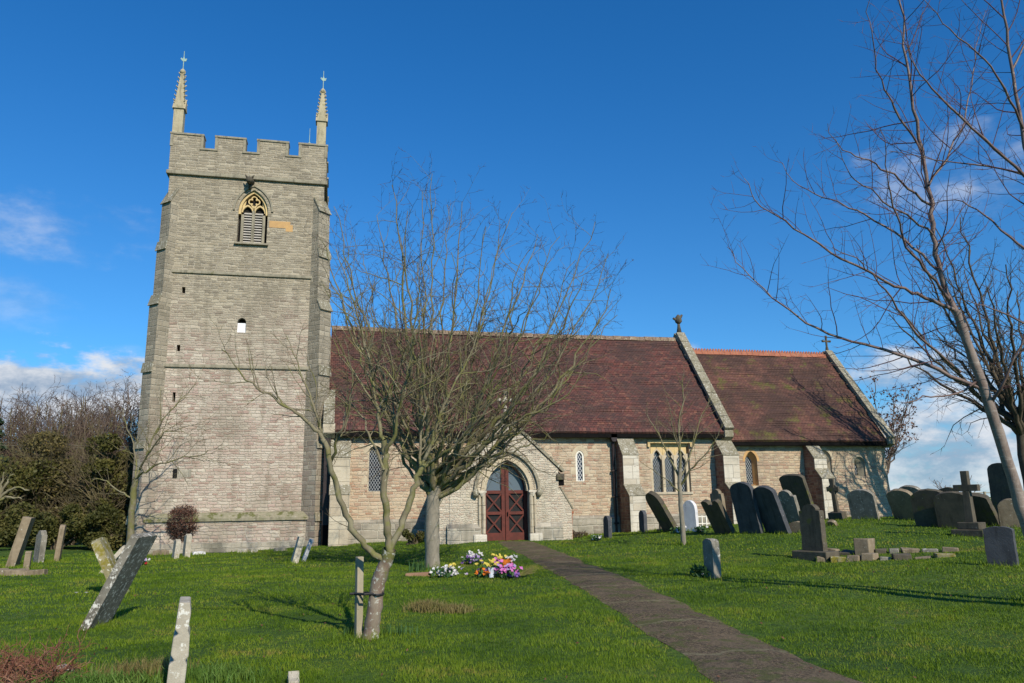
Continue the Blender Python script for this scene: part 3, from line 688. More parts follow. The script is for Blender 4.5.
# gargoyle below the top string
f = MB(); f.tube([(-3.85, TY0+.05, 15.30), (-3.87, TY0-.20, 15.32), (-3.88, TY0-.42, 15.26), (-3.88, TY0-.55, 15.18)], [.15, .16, .15, .07], 8)
f.tube([(-3.99, TY0-.38, 15.38), (-4.06, TY0-.38, 15.50)], [.05, .02], 5); f.tube([(-3.77, TY0-.38, 15.38), (-3.70, TY0-.38, 15.50)], [.05, .02], 5)
f.tube([(-3.87, TY0-.1, 15.2), (-3.87, TY0-.12, 14.98)], [.10, .07], 6)
part(f, 'gargoyle', M['hs_dark'], church, 'dark carved gargoyle under the top string course', smooth=True)
# pinnacles
def pinnacle(cx, cy, z0, zsh, ztip, zv):
    b = MB(); h = .20
    b.box(cx-h, cx+h, cy-h, cy+h, z0, zsh)
    for i in range(4):
        a = math.pi/2*i; c_, s_ = math.cos(a), math.sin(a)
        # gablet on each face
        b.prism([(-h-.04, zsh-.10), (h+.04, zsh-.10), (0, zsh+.42)], h-.04, h+.06, lambda u, v, w_, c_=c_, s_=s_: (cx+u*c_-w_*s_, cy+u*s_+w_*c_, v))
    # spire
    n = 8; hb = .205
    b.add([(cx-hb, cy-hb, zsh), (cx+hb, cy-hb, zsh), (cx+hb, cy+hb, zsh), (cx-hb, cy+hb, zsh)] + [(cx-.06, cy-.06, ztip), (cx+.06, cy-.06, ztip), (cx+.06, cy+.06, ztip), (cx-.06, cy+.06, ztip)],
          [(0, 1, 5, 4), (1, 2, 6, 5), (2, 3, 7, 6), (3, 0, 4, 7), (4, 5, 6, 7)])
    cb = b
    for k in range(7):
        tt = .16+.78*k/6; z = zsh+(ztip-zsh)*tt; q = hb+(.06-hb)*tt
        for sx in (-1, 1):
            for sy in (-1, 1):
                cb.tube([(cx+sx*q*.8, cy+sy*q*.8, z-.03), (cx+sx*(q+.05), cy+sy*(q+.05), z+.02), (cx+sx*(q+.055), cy+sy*(q+.055), z+.07)], [.035, .03, .012], 5)
    o = part(b, 'pinnacle', M['pinnacle'], church, bevel=.008)
    cb = MB(); cb.tube([(cx, cy, ztip-.05), (cx, cy, ztip+.05), (cx, cy, ztip+.12), (cx, cy, ztip+.2)], [.09, .13, .10, .03], 8); cb.build('finial', M['pinnacle'], o, smooth=True)
    v = MB(); v.tube([(cx, cy, ztip+.15), (cx, cy, zv+.1)], [.022, .015], 5); v.box(cx-.13, cx+.13, cy-.01, cy+.01, zv-.30, zv-.26)
    v.prism([(-.02, -.52), (.10, -.50), (.13, -.36), (.05, -.40), (.0, -.25), (-.04, -.40), (-.11, -.34), (-.09, -.46)], -.015, .015, lambda a, z, w_: (cx+a, cy+w_, zv+z+.12))
    wv = v.build('weather_vane', M['green_metal'], church)
pinnacle(-6.97, TY0+.20, z_mer, 18.55, 20.25, 21.2)
pinnacle(-1.02, TY0+.20, z_mer, 18.55, 19.98, 20.95)
f = MB(); f.tube([(-1.52, TY0+.2, z_mer-.05), (-1.52, TY0+.2, z_mer+.16)], [.08, .05], 6); f.tube([(-1.52, TY0+.2, z_mer+.1), (-1.52, TY0+.2, z_mer+.85)], [.016, .01], 5); part(f, 'lightning_rod', M['green_metal'], church)

# ---- nave
NX0, NX1, NY0, NY1, NZ, RY, RZ = -0.36, 17.15, 32.0, 40.0, 4.86, 36.0, 9.72
lan1 = arch_pts(10.30, 2.55, 3.60, 3.86, .19, 8)
lan2 = arch_pts(1.62, 2.2, 3.72, 4.05, .30, 8)
sq = rect(13.56, 15.42, 2.05, 4.16)
f = MB(); wall_with_holes(f, [(NX0, -.3), (NX1, -.3), (NX1, NZ), (NX0, NZ)], [lan2, lan1, sq], NY0, .30)
f.add([(NX0, NY0, -.3), (NX0, NY1, -.3), (NX0, NY1, NZ), (NX0, RY, RZ-.1), (NX0, NY0, NZ)], [(0, 1, 2, 3, 4)])
f.add([(NX1, NY0, -.3), (NX1, NY1, -.3), (NX1, NY1, NZ), (NX1, RY, RZ-.1), (NX1, NY0, NZ)], [(0, 1, 2, 3, 4)])
f.add([(NX0, NY1, -.3), (NX1, NY1, -.3), (NX1, NY1, NZ), (NX0, NY1, NZ)], [(0, 1, 2, 3)])
part(f, 'nave_wall', M['nave'], church, 'warm coursed stone nave wall', fix=False)
f = MB(); f.prism([(0, -.3), (-.14, -.3), (-.14, 1.0), (0, 1.12)], -.14, 17.4, lambda u, v, w_: (w_, NY0+u-.003, v)); part(f, 'nave_plinth', M['plinth'], church)
def roof(name, x0, x1, ya, za, yr, zr, mat, label, th=.12, seed=1):
    # gently sagging tile surface on both slopes
    rr = np.random.default_rng(seed); nx_ = int((x1-x0)/.34)+1; nc = int(math.hypot(yr-ya, zr-za)/.11); ny_ = 2*nc
    for side in (0, 1):
        xs = np.linspace(x0, x1, nx_); ts = np.repeat(np.arange(nc+1)/nc, 2)[1:-1]; lipj = rr.normal(0, .004, (nc, nx_))
        g_ = rr.normal(0, 1, (ny_, nx_)); 
        for _ in range(7): g_ = (np.roll(g_, 1, 0)+np.roll(g_, -1, 0)+np.roll(g_, 1, 1)+np.roll(g_, -1, 1)+g_)/5
        g_ *= .10; g_ += np.where(np.arange(ny_)[:, None] % 2 == 0, .010+lipj[np.arange(ny_)//2], 0.0); y_e = ya if side == 0 else 2*yr-ya
        L = math.hypot(yr-ya, zr-za); ny0, nz0 = (-(zr-za)/L, abs(yr-ya)/L)
        if side: ny0 = -ny0
        b = MB(); vs = []
        for lay in (1, 0):
            for i, t_ in enumerate(ts):
                for j, x in enumerate(xs):
                    y = y_e+(yr-y_e)*t_; z = za+(zr-za)*t_; o_ = (th if lay else 0) + (g_[i, j] if lay else 0) - (.05*math.sin(math.pi*(j/(nx_-1)))*math.sin(math.pi*t_*.5) if lay else 0)
                    vs.append((x, y+ny0*o_, z+nz0*o_))
        n1 = nx_*ny_; fs = [(i*nx_+j, i*nx_+j+1, (i+1)*nx_+j+1, (i+1)*nx_+j) for i in range(ny_-1) for j in range(nx_-1)]
        fs += [tuple(a+n1 for a in reversed(q)) for q in fs]
        fs += [(j+n1, j+1+n1, j+1, j) for j in range(nx_-1)]
        fs += [((i+1)*nx_, i*nx_, i*nx_+n1, (i+1)*nx_+n1) for i in range(ny_-1)] + [(i*nx_+nx_-1, (i+1)*nx_+nx_-1, (i+1)*nx_+nx_-1+n1, i*nx_+nx_-1+n1) for i in range(ny_-1)]
        b.add(vs, fs); o = b.build(name, mat, church, smooth=False)
        me = o.data; me.uv_layers.remove(me.uv_layers[0]); uvl = me.uv_layers.new(name='UVMap')
        vi = np.empty(len(me.loops), np.int32); me.loops.foreach_get('vertex_index', vi); co = np.array([v.co for v in me.vertices])[vi]
        vv = (np.abs(co[:, 1]+0)-0); base = church.location
        yy = co[:, 1]; uvl.data.foreach_set('uv', np.stack([co[:, 0], (np.abs(yy-y_e))*L/abs(yr-ya)], 1).ravel())
        o['label'] = label
    return o
roof('nave_roof', NX0+.05, NX1-.02, NY0-.30, NZ-.30, RY, RZ-.05, M['nave_tile'], 'dark red tiled nave roof', seed=3)
f = MB(); rr = random.Random(5)
x = NX0+.05
while x < NX1-.3:
    L = .42; z = RZ+.10+rr.uniform(-.012, .012)-.04*math.sin(math.pi*x/17)
    f.prism([(-.20, -.14), (.20, -.14), (.13, .04), (0, .10), (-.13, .04)], x, x+L-.015, lambda u, v, w_, z=z: (w_, RY+u, z+v)); x += L
part(f, 'nave_ridge', M['ridge'], church, 'pale lichened ridge tiles of the nave')
f = MB(); f.box(NX0+.38, NX1+.0, NY0-.36, NY0-.22, NZ-.47, NZ-.31); f.box(NX0+.02, NX1, NY0-.10, NY0-.002, NZ-.40, NZ-.12)  # gutter, and a wall strip painted black for the shade under the eaves
gut = part(f, 'gutter', M['iron'], church, 'black gutter and painted eaves shade along the nave')
# east gable coping of the nave
def gable_coping(name, x0, x1, ya, za, yr, zr, th, mat, label, cut=1.0):
    for sd in (-1, 1):
        f = MB(); ye = yr+sd*(yr-ya)
        y_end, z_end = ye+(yr-ye)*cut, za+(zr-za)*cut
        L = math.hypot(yr-ye, zr-za); ny_, nz_ = sd*(zr-za)/L, abs(yr-ye)/L
        n = max(2, int(L*cut/.75))
        for i in range(n):
            t0 = i/n*cut; t1 = (i+1)/n*cut-.004
            pts = [(ye+(yr-ye)*t_, za+(zr-za)*t_) for t_ in (t0, t1)]
            q = [pts[0], pts[1], (pts[1][0]+ny_*th, pts[1][1]+nz_*th), (pts[0][0]+ny_*th, pts[0][1]+nz_*th)]
            if sd > 0: q = q[::-1]
            f.prism(q, x0, x1, lambda u, v, w_: (w_, u, v))
        part(f, name, mat, church, label, bevel=.012)
gable_coping('gable_coping', 16.98, 17.42, NY0-.42, NZ-.12, RY, RZ+.38, .16, M['coping'], 'sloping lichened stone coping between nave and chancel roofs')
f = MB()
f.prism([(NY0-.45, NZ-.14), (NY0-.45, NZ-.42), (NY0-.12, NZ-.62), (NY0+.0, NZ-.62), (NY0+.3, NZ-.0)], 16.99, 17.41, lambda u, v, w_: (w_, u, v)); part(f, 'kneeler', M['coping'], church, bevel=.015)
f = MB(); f.prism([(NY0+.02, NZ-.1), (RY, RZ+.30), (2*RY-NY0, NZ-.1)], 17.0, 17.38, lambda u, v, w_: (w_, u, v)); part(f, 'nave_gable', M['nave'], church)
gable_coping('gable_coping', -.48, -.05, NY0-.36, NZ-.05, RY, RZ+.30, .14, M['coping'], 'short piece of coping beside the tower', cut=.30)
f = MB(); f.prism([(NY0-.44, NZ+.02), (NY0-.44, NZ-.34), (NY0-.15, NZ-.52), (NY0, NZ-.52), (NY0+.3, NZ+.2)], -.49, -.01, lambda u, v, w_: (w_, u, v)); part(f, 'kneeler', M['ashlar'], church, bevel=.015)
# finials
f = MB(); xg = 17.2; zt = RZ+.50
f.tube([(xg, RY, zt-.10), (xg, RY, zt+.30), (xg, RY, zt+.42)], [.15, .08, .07], 8); f.tube([(xg, RY, zt+.42), (xg, RY, zt+.55), (xg, RY, zt+.78), (xg, RY, zt+.92)], [.07, .19, .16, .05], 8)
f.tube([(xg-.05, RY, zt+.62), (xg-.30, RY, zt+.72)], [.10, .05], 6); f.tube([(xg+.05, RY, zt+.70), (xg+.22, RY, zt+.92)], [.10, .05], 6)
part(f, 'finial', M['hs_dark'], church, 'dark broken finial on the nave gable', smooth=True)
# three-light window
win = empty('three_light_window', (14.49, NY0, 2.05)); win.parent = church; win.location = Vector((14.49, NY0, 2.05))-Vector(GROUP_LOC)
win['label'] = 'square headed window of three pointed lights'
f = MB(); y0 = NY0+.12
xc = [13.92, 14.49, 15.06]
f.box(13.561, 13.70, y0, y0+.16, 2.05, 3.72); f.box(15.28, 15.419, y0, y0+.16, 2.05, 3.72)
for xm in (14.205, 14.775): f.box(xm-.06, xm+.06, y0-.01, y0+.15, 2.05, 3.66)
for c_ in xc:
    light_head(f, c_, 3.45, 3.88, .215, y0+.005, y0+.145, .06)
    for sx in (-1, 1):                                   # cusps
        f.prism([(c_+sx*.215, 3.44), (c_+sx*.10, 3.60), (c_+sx*.185, 3.72)][::-sx], 0, .10, FY(y0+.02))
part(f, 'mullion', M['cream'], win)
f = MB()
for c_ in xc:
    for sx in (-1, 1): f.prism([(c_+sx*.275, 3.45), (c_+sx*.285, 4.16), (c_+sx*.02, 4.16), (c_+sx*.01, 3.96), (c_+sx*.16, 3.78)][::-sx], 0, .09, FY(y0+.03))
f.box(13.561, 15.419, y0+.001, y0+.14, 4.04, 4.158)
part(f, 'tracery', M['yellow_stone'], win)
f = MB(); f.box(13.42, 15.56, NY0-.10, NY0-.002, 4.17, 4.29); f.box(13.42, 13.54, NY0-.10, NY0-.002, 4.0, 4.169); f.box(15.44, 15.56, NY0-.10, NY0-.002, 4.0, 4.169); part(f, 'label_mould', M['yellow_stone'], win, bevel=.015)
f = MB(); f.box(13.58, 15.40, y0+.17, y0+.18, 2.0, 4.16); part(f, 'glass', M['glass'], win)
f = MB(); f.box(13.50, 15.48, NY0-.05, NY0+.2, 1.94, 2.048); part(f, 'sill', M['ashlar'], win, bevel=.015)
# lancets
def lancet(cx, hw, z0, zs, za, Y, matw, label, wd=.075, g='glass', dep=.10, quoins=True, surround=True, set_=None):
    win = empty('lancet_window', (cx, Y, z0)); win.parent = church; win.location = Vector((cx, Y, z0))-Vector(GROUP_LOC); win['label'] = label
    ins = arch_pts(cx, z0+.03, zs, za-wd, hw-wd, 8); out = arch_pts(cx, z0, zs, za, hw, 8)
    f = MB(); ys = Y+dep if set_ is None else Y+set_; ring(f, ins, out, ys, ys+.1, True); part(f, 'window_frame', matw, win)
    f = MB(); f.prism(arch_pts(cx, z0+.01, zs, za-.02, hw-.02, 8), 0, .01, FY(ys+.06)); part(f, 'glass', M[g], win)
    if surround:
        f = MB(); ring(f, arch_only(cx, zs, za+.005, hw+.005, 8, 0), arch_only(cx, zs, za+.20, hw+.18, 8, 0), Y-.008, Y+.02)
        part(f, 'dressing', M['cream'], win)
        if quoins:
            f = MB(); f.box(cx+hw+.005, cx+hw+.22, Y-.008, Y+.02, z0+.3, z0+.62); part(f, 'quoin', M['cream'], win)
            f = MB(); f.box(cx-hw-.24, cx-hw-.005, Y-.0085, Y+.02, z0+.3, z0+.58); part(f, 'quoin', M['cream'], win)
    return win
lancet(10.30, .19, 2.55, 3.60, 3.86, NY0, M['white_surround'], 'narrow lancet with a whitewashed surround right of the porch', g='glass_white', dep=.015)
lancet(1.62, .30, 2.2, 3.72, 4.05, NY0, M['ashlar'], 'pointed window at the west end of the nave', wd=.06, dep=.16)
# nave and chancel buttresses
SB = (0, -1)
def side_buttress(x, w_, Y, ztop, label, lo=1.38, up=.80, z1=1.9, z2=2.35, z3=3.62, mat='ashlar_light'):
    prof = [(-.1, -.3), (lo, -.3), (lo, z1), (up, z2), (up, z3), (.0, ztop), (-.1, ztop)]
    return buttress_profile('buttress', (x, Y), SB, w_, prof, M['butt_red_shaded'], church, label, facing=M[mat])  # pale limewashed plates on the fronts; flank shade is in the body colour
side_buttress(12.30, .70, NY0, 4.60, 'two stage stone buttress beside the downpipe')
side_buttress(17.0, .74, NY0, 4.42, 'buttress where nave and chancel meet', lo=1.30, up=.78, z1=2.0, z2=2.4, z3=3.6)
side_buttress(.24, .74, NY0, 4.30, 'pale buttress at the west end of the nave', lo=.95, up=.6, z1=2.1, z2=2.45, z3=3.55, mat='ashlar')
# downpipes
def downpipe(x, y, z0, z1, label):
    f = MB(); f.tube([(x, y-.1, z1+.1), (x, y-.02, z1-.12), (x, y, z1-.3), (x, y, z0+.2), (x, y-.03, z0+.1), (x, y-.14, z0+.02)], .055, 10)
    f.prism([(-.13, .12), (-.13, -.08), (-.07, -.2), (.07, -.2), (.13, -.08), (.13, .12)], y-.20, y+.02, lambda u, v, w_: (x+u, w_, z1-.1+v))
    o = part(f, 'downpipe', M['pipe'], church, label, smooth=False)
    g_ = MB(); z = z0+.5
    while z < z1-.5: g_.box(x-.10, x+.10, y-.07, y+.09, z, z+.06); z += 1.1
    g_.build('bracket', M['pipe'], o)
downpipe(11.78, NY0-.16, .25, 4.52, 'dark downpipe beside the nave buttress')
# recess strip between tower and nave: black downpipe chase
f = MB(); f.box(-.40, -.16, NY0-.16, NY0-.001, .95, 4.5); dp = part(f, 'downpipe', M['pipe'], church, 'wide dark square downpipe between tower and nave')
f = MB(); f.box(-.42, -.15, NY0-.22, NY0-.002, -.1, .949); f.build('shoe', M['iron'], dp)

# ---- chancel
CX0, CX1, CY0, CY1, CZ, CRZ = 17.38, 25.72, 32.3, 39.7, 4.52, 9.12
c1 = arch_pts(18.60, 2.30, 3.38, 3.84, .30, 9)
c2 = arch_pts(22.42, 2.45, 3.45, 3.90, .34, 9)
c3 = arch_pts(24.25, 2.68, 3.28, 3.58, .29, 9)
f = MB(); wall_with_holes(f, rect(CX0, CX1, -.3, CZ), [c1, c2, c3], CY0, .34)
f.add([(CX1, CY0, -.3), (CX1, CY1, -.3), (CX1, CY1, CZ), (CX1, RY, CRZ), (CX1, CY0, CZ)], [(0, 1, 2, 3, 4)])
f.add([(CX0, CY1, -.3), (CX1, CY1, -.3), (CX1, CY1, CZ), (CX0, CY1, CZ)], [(0, 1, 2, 3)])
part(f, 'chancel_wall', M['chancel'], church, 'chancel wall of reddish and cream blocks', fix=False)
roof('chancel_roof', CX0-.02, CX1-.1, CY0-.28, CZ-.28, RY, CRZ-.03, M['chancel_tile'], 'mossy red brown tiled chancel roof', seed=9)
f = MB(); x = CX0
f2 = MB()
while x < CX1-.25:
    z = CRZ+.10+rr.uniform(-.008, .008)
    f.prism([(-.20, -.16), (.20, -.16), (.12, .03), (0, .08), (-.12, .03)], x, x+.31, lambda u, v, w_, z=z: (w_, RY+u, z+v))
    for k in range(2): f2.prism([(x+.02+k*.16, z+.05), (x+.13+k*.16, z+.05), (x+.13+k*.16, z+.13), (x+.075+k*.16, z+.19), (x+.02+k*.16, z+.13)], RY-.025, RY+.025, lambda u, v, w_: (u, w_, v))
    x += .32
o = part(f, 'chancel_ridge', M['ridge_red'], church, 'orange crested ridge tiles of the chancel'); f2.build('cresting', M['ridge_red'], o)
f = MB(); f.box(CX0+.05, CX1+.02, CY0-.34, CY0-.20, CZ-.44, CZ-.29); f.box(CX0+.02, CX1-.01, CY0-.10, CY0-.002, CZ-.32, CZ-.12); part(f, 'gutter', M['iron'], church, 'black gutter and painted eaves shade along the chancel')  # gutter and wall strip, blackened to hold the eaves shade
gable_coping('gable_coping', 25.60, 25.98, CY0-.42, CZ-.12, RY, CRZ+.30, .14, M['coping'], 'dark stone coping of the east gable')
f = MB(); f.prism([(CY0+.05, CZ-.1), (RY, CRZ+.22), (2*RY-CY0, CZ-.1)], 25.62, 25.94, lambda u, v, w_: (w_, u, v)); part(f, 'east_gable', M['chancel'], church)
f = MB(); f.prism([(CY0-.44, CZ-.13), (CY0-.44, CZ-.36), (CY0-.1, CZ-.52), (CY0, CZ-.52), (CY0+.3, CZ)], 25.61, 25.97, lambda u, v, w_: (w_, u, v)); part(f, 'kneeler', M['coping'], church, bevel=.015)
def gable_cross(x, y, z, s_, mat, label):
    f = MB(); f.tube([(x, y, z-.15), (x, y, z+.18*s_), (x, y, z+.3*s_)], [.15*s_, .09*s_, .06*s_], 8)
    f.box(x-.055*s_, x+.055*s_, y-.05*s_, y+.05*s_, z+.2*s_, z+1.0*s_); f.box(x-.28*s_, x+.28*s_, y-.045*s_, y+.045*s_, z+.58*s_, z+.70*s_)
    for (a, b_) in ((-.28, .64), (.28, .64), (0, 1.0)): f.tube([(x+a*s_-.07*s_*(b_ < 1), y, z+b_*s_-.05*s_*(b_ == 1)), (x+a*s_+.07*s_*(b_ < 1), y, z+b_*s_+.06*s_*(b_ == 1))], [.085*s_, .085*s_], 8)
    return part(f, 'gable_cross', mat, church, label)
gable_cross(25.78, RY, CRZ+.42, .72, M['hs_dark'], 'small dark cross on the east gable')
def splayed(cx, hw, z0, zs, za, Y, frame, gl_hw, gz0, gzs, gza, label, off=-.0):
    win = empty('splayed_window', (cx, Y, z0)); win.parent = church; win.location = Vector((cx, Y, z0))-Vector(GROUP_LOC); win['label'] = label
    ins = arch_pts(cx+off, gz0, gzs, gza, gl_hw, 9); out = arch_pts(cx, z0, zs, za, hw, 9)
    n = len(ins); f = MB(); f.add([(u, Y+.30, v) for u, v in ins]+[(u, Y+.06, v) for u, v in out], [(i, (i+1) % n, n+(i+1) % n, n+i) for i in range(n)])
    f.add([(u, Y+.33, v) for u, v in ins]+[(u, Y+.30, v) for u, v in ins], [(i, (i+1) % n, n+(i+1) % n, n+i) for i in range(n)])
    part(f, 'reveal', frame, win, fix=False)
    f = MB(); f.prism([(u, v) for u, v in ins], 0, .01, FY(Y+.33)); part(f, 'glass', M['glass'], win)
    f = MB(); ring(f, arch_only(cx, zs, za+.005, hw+.005, 9, 0), arch_only(cx, zs, za+.13, hw+.12, 9, 0), Y-.009, Y+.02); part(f, 'dressing', frame, win)
splayed(18.60, .30, 2.30, 3.38, 3.84, CY0, M['orange_stone'], .20, 2.34, 3.34, 3.62, 'pointed chancel window with orange stone head')
splayed(22.42, .34, 2.45, 3.45, 3.90, CY0, M['cream'], .15, 2.60, 3.30, 3.52, 'deeply splayed chancel window beside the buttress', off=-.02)
splayed(24.25, .29, 2.68, 3.28, 3.58, CY0, M['moulding'], .14, 2.75, 3.1, 3.26, 'small round headed window near the east end', off=-.06)
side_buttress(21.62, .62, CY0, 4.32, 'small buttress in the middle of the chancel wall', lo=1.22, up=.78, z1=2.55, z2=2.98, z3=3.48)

# ---- porch
PX, PY0 = 6.30, 28.5
PL_, PR_ = 4.15, 8.30
door = arch_pts(PX, .18, 2.12, 3.26, .86, 14)
f = MB(); wall_with_holes(f, [(PL_, -.3), (PR_, -.3), (PR_, 2.95), (PX, 4.78), (PL_, 2.95)], [door], PY0, .42)
f.add([(PL_, PY0, -.3), (PL_, NY0, -.3), (PL_, NY0, 2.7), (PL_, PY0, 2.95)], [(0, 1, 2, 3)]); f.add([(PR_, PY0, -.3), (PR_, NY0, -.3), (PR_, NY0, 2.95), (PR_, PY0, 2.95)], [(0, 1, 2, 3)])
part(f, 'porch_wall', M['porch'], church, 'pale lichened porch gable wall', fix=False)
f = MB()
for sd in (-1, 1):
    f.prism([(PX, 4.80), (PX+sd*2.30, 2.64), (PX+sd*2.30, 2.56), (PX, 4.72)][::sd], PY0+.28, NY0+1.6, lambda u, v, w_: (u, w_, v))
part(f, 'porch_roof', M['stone_tile'], church, 'stone tiled porch roof')
f = MB()
for sd in (-1, 1):
    f = MB()
    for i in range(4):
        a, b_ = i/4, (i+1)/4-.006
        q = lambda t_, o_: (PX+sd*2.20*t_+sd*.0+sd*o_*.64, 4.82-2.04*t_+o_*.77)
        f.prism([q(a, 0), q(b_, 0), q(b_, .11), q(a, .11)][::-sd], PY0-.07, PY0+.30, lambda u, v, w_: (u, w_, v))
    part(f, 'porch_coping', M['coping'], church, bevel=.012)
for sd in (-1, 1): f = MB(); f.box(*sorted((PX+sd*1.92, PX+sd*2.22)), PY0-.10, PY0+.30, 2.50, 2.74); part(f, 'kneeler', M['hs_dark'], church, bevel=.03)
gable_cross(PX, PY0+.1, 4.98, .86, M['hs_pale'], 'pale stone cross on the porch gable')
f = MB(); f.prism([(0, -.3), (-.12, -.3), (-.12, .80), (0, .95)], PL_-.1, PX-1.02, lambda u, v, w_: (w_, PY0+u-.003, v)); part(f, 'porch_plinth', M['plinth'], church); f = MB(); f.prism([(0, -.3), (-.12, -.3), (-.12, .80), (0, .95)], PX+1.02, PR_+.1, lambda u, v, w_: (w_, PY0+u-.004, v)); part(f, 'porch_plinth', M['plinth'], church)
# arch orders
f = MB(); ring(f, arch_only(PX, 2.12, 3.26, .862, 14, 0), arch_only(PX, 2.12, 3.40, .99, 14, 0), PY0-.05, PY0+.1); o1 = part(f, 'door_arch', M['cream'], church, 'pointed cream stone arch of the porch doorway')
f = MB(); ring(f, arch_only(PX, 2.12, 3.18, .775, 14, 0), arch_only(PX, 2.12, 3.262, .863, 14, 0), PY0+.07, PY0+.40); ring(f, arch_only(PX, 2.12, 3.45, 1.07, 14, 0), arch_only(PX, 2.12, 3.56, 1.16, 14, 0), PY0-.025, PY0+.02); f.build('arch_order', M['ashlar'], o1)
f = MB(); ring(f, arch_only(PX, 2.12, 3.56, 1.16, 14, .05), arch_only(PX, 2.12, 3.66, 1.26, 14, .05), PY0-.14, PY0-.0); f.build('hood_mould', M['coping'], o1)
f = MB()
for sd in (-1, 1): f.tube([(PX+sd*1.21, PY0-.16, 2.18), (PX+sd*1.21, PY0-.13, 2.02), (PX+sd*1.20, PY0-.08, 1.90)], [.09, .13, .06], 8)
f.build('label_stop', M['coping'], o1, smooth=True)
for sd in (-1, 1):
    f = MB(); f.box(*sorted((PX+sd*.862, PX+sd*1.06)), PY0-.03, PY0+.05, .55, 2.0); f.tube([(PX+sd*.90, PY0-.07, .6), (PX+sd*.90, PY0-.07, 1.98)], .07, 10); f.tube([(PX+sd*1.05, PY0-.05, .6), (PX+sd*1.05, PY0-.05, 1.98)], .05, 8)
    o = part(f, 'door_jamb', M['ashlar'], church, smooth=False)
    f = MB(); f.box(*sorted((PX+sd*.80, PX+sd*1.14)), PY0-.14, PY0+.06, 2.06, 2.14); f.tube([(PX+sd*.95, PY0-.05, 1.92), (PX+sd*.95, PY0-.05, 2.06)], [.09, .15], 8); f.build('capital', M['ashlar_light'], o, bevel=.015)
    f = MB(); f.box(*sorted((PX+sd*.80, PX+sd*1.30)), PY0-.20, PY0+.05, -.2, .58); f.build('jamb_base', M['ashlar_light'], o, bevel=.05)
# doors
dr = empty('door', (PX, PY0+.40, .3)); dr.parent = church; dr.location = Vector((PX, PY0+.40, .3))-Vector(GROUP_LOC); dr['label'] = 'red brown double doors with crossed braces and arched glass'
yd = PY0+.34
f = MB(); zb = [.32, .62, 1.30, 1.40, 2.06, 2.18]
ring(f, arch_only(PX, 2.12, 3.14, .74, 14, 0), arch_only(PX, 2.12, 3.24, .84, 14, 0), yd, yd+.08)
for sd in (-1, 1):
    f.box(*sorted((PX+sd*.72, PX+sd*.86)), yd, yd+.08, .30, 2.12)
    f.box(*sorted((PX+sd*.012, PX+sd*.14)), yd+.001, yd+.079, .30, 3.02)
    f.box(*sorted((PX+sd*.14, PX+sd*.72)), yd+.002, yd+.078, .30, .60); f.box(*sorted((PX+sd*.14, PX+sd*.72)), yd+.002, yd+.078, 1.26, 1.37); f.box(*sorted((PX+sd*.14, PX+sd*.72)), yd+.002, yd+.078, 2.03, 2.15)
    for (z0, z1) in ((.60, 1.26), (1.37, 2.03)):
        xa, xb = PX+sd*.14, PX+sd*.72
        for k, (za_, zb_) in enumerate(((z0, z1), (z1, z0))):
            L = math.hypot(xb-xa, zb_-za_); ox, oz = -(zb_-za_)/L*.028, (xb-xa)/L*.028
            f.prism([(xa-ox, za_-oz), (xb-ox, zb_-oz), (xb+ox, zb_+oz), (xa+ox, za_+oz)], 0, .04, FY(yd+.01+k*.012))
part(f, 'door_leaf', M['door_wood'], dr)
f = MB(); f.box(PX-.85, PX+.85, yd+.085, yd+.09, .3, 2.14); part(f, 'mesh_panel', M['pane_dark'], dr)
f = MB(); f.prism(arch_pts(PX, 2.12, 2.14, 3.22, .82, 12), 0, .01, FY(yd+.085)); part(f, 'arched_pane', M['pane'], dr)
f = MB(); f.tube([(PX+.08, yd-.05, 1.2), (PX+.08, yd-.05, 1.36)], .016, 6); f.tube([(PX+.08, yd-.05, 1.28), (PX+.08, yd+.01, 1.28)], .012, 6); part(f, 'handle', M['iron'], dr)
f = MB(); f.box(PX-.9, PX+.9, PY0-.25, PY0+.45, -.1, .30); part(f, 'threshold', M['ashlar'], church, bevel=.01)
f = MB(); f.tube([(6.10, PY0-.02, 3.86), (6.10, PY0-.18, 3.86)], .02, 6); f.tube([(6.10, PY0-.18, 3.98), (6.10, PY0-.18, 3.88), (6.10, PY0-.18, 3.66)], [.03, .09, .11], 8); f.tube([(6.10, PY0-.10, 4.02), (6.10, PY0-.2, 3.98)], .015, 5)
part(f, 'porch_lamp', M['iron'], church, 'small black lamp above the porch arch')
# porch side buttresses (clasping, sloping)
buttress_profile('buttress', (PR_, PY0+.38), (1, 0), .70, [(-.1, -.3), (.50, -.3), (.50, 1.45), (.06, 2.2), (-.1, 2.2)], M['porch'], church, 'low sloping buttress on the east side of the porch')
buttress_profile('buttress', (PL_, PY0+.38), (-1, 0), .70, [(-.1, -.3), (.45, -.3), (.45, 1.45), (.06, 2.2), (-.1, 2.2)], M['porch'], church, 'low sloping buttress on the west side of the porch')
f = MB(); f.box(PR_+.02, PR_+.22, PY0+.0, PY0+.5, 2.30, 2.52); part(f, 'roof_bracket', M['iron'], church)

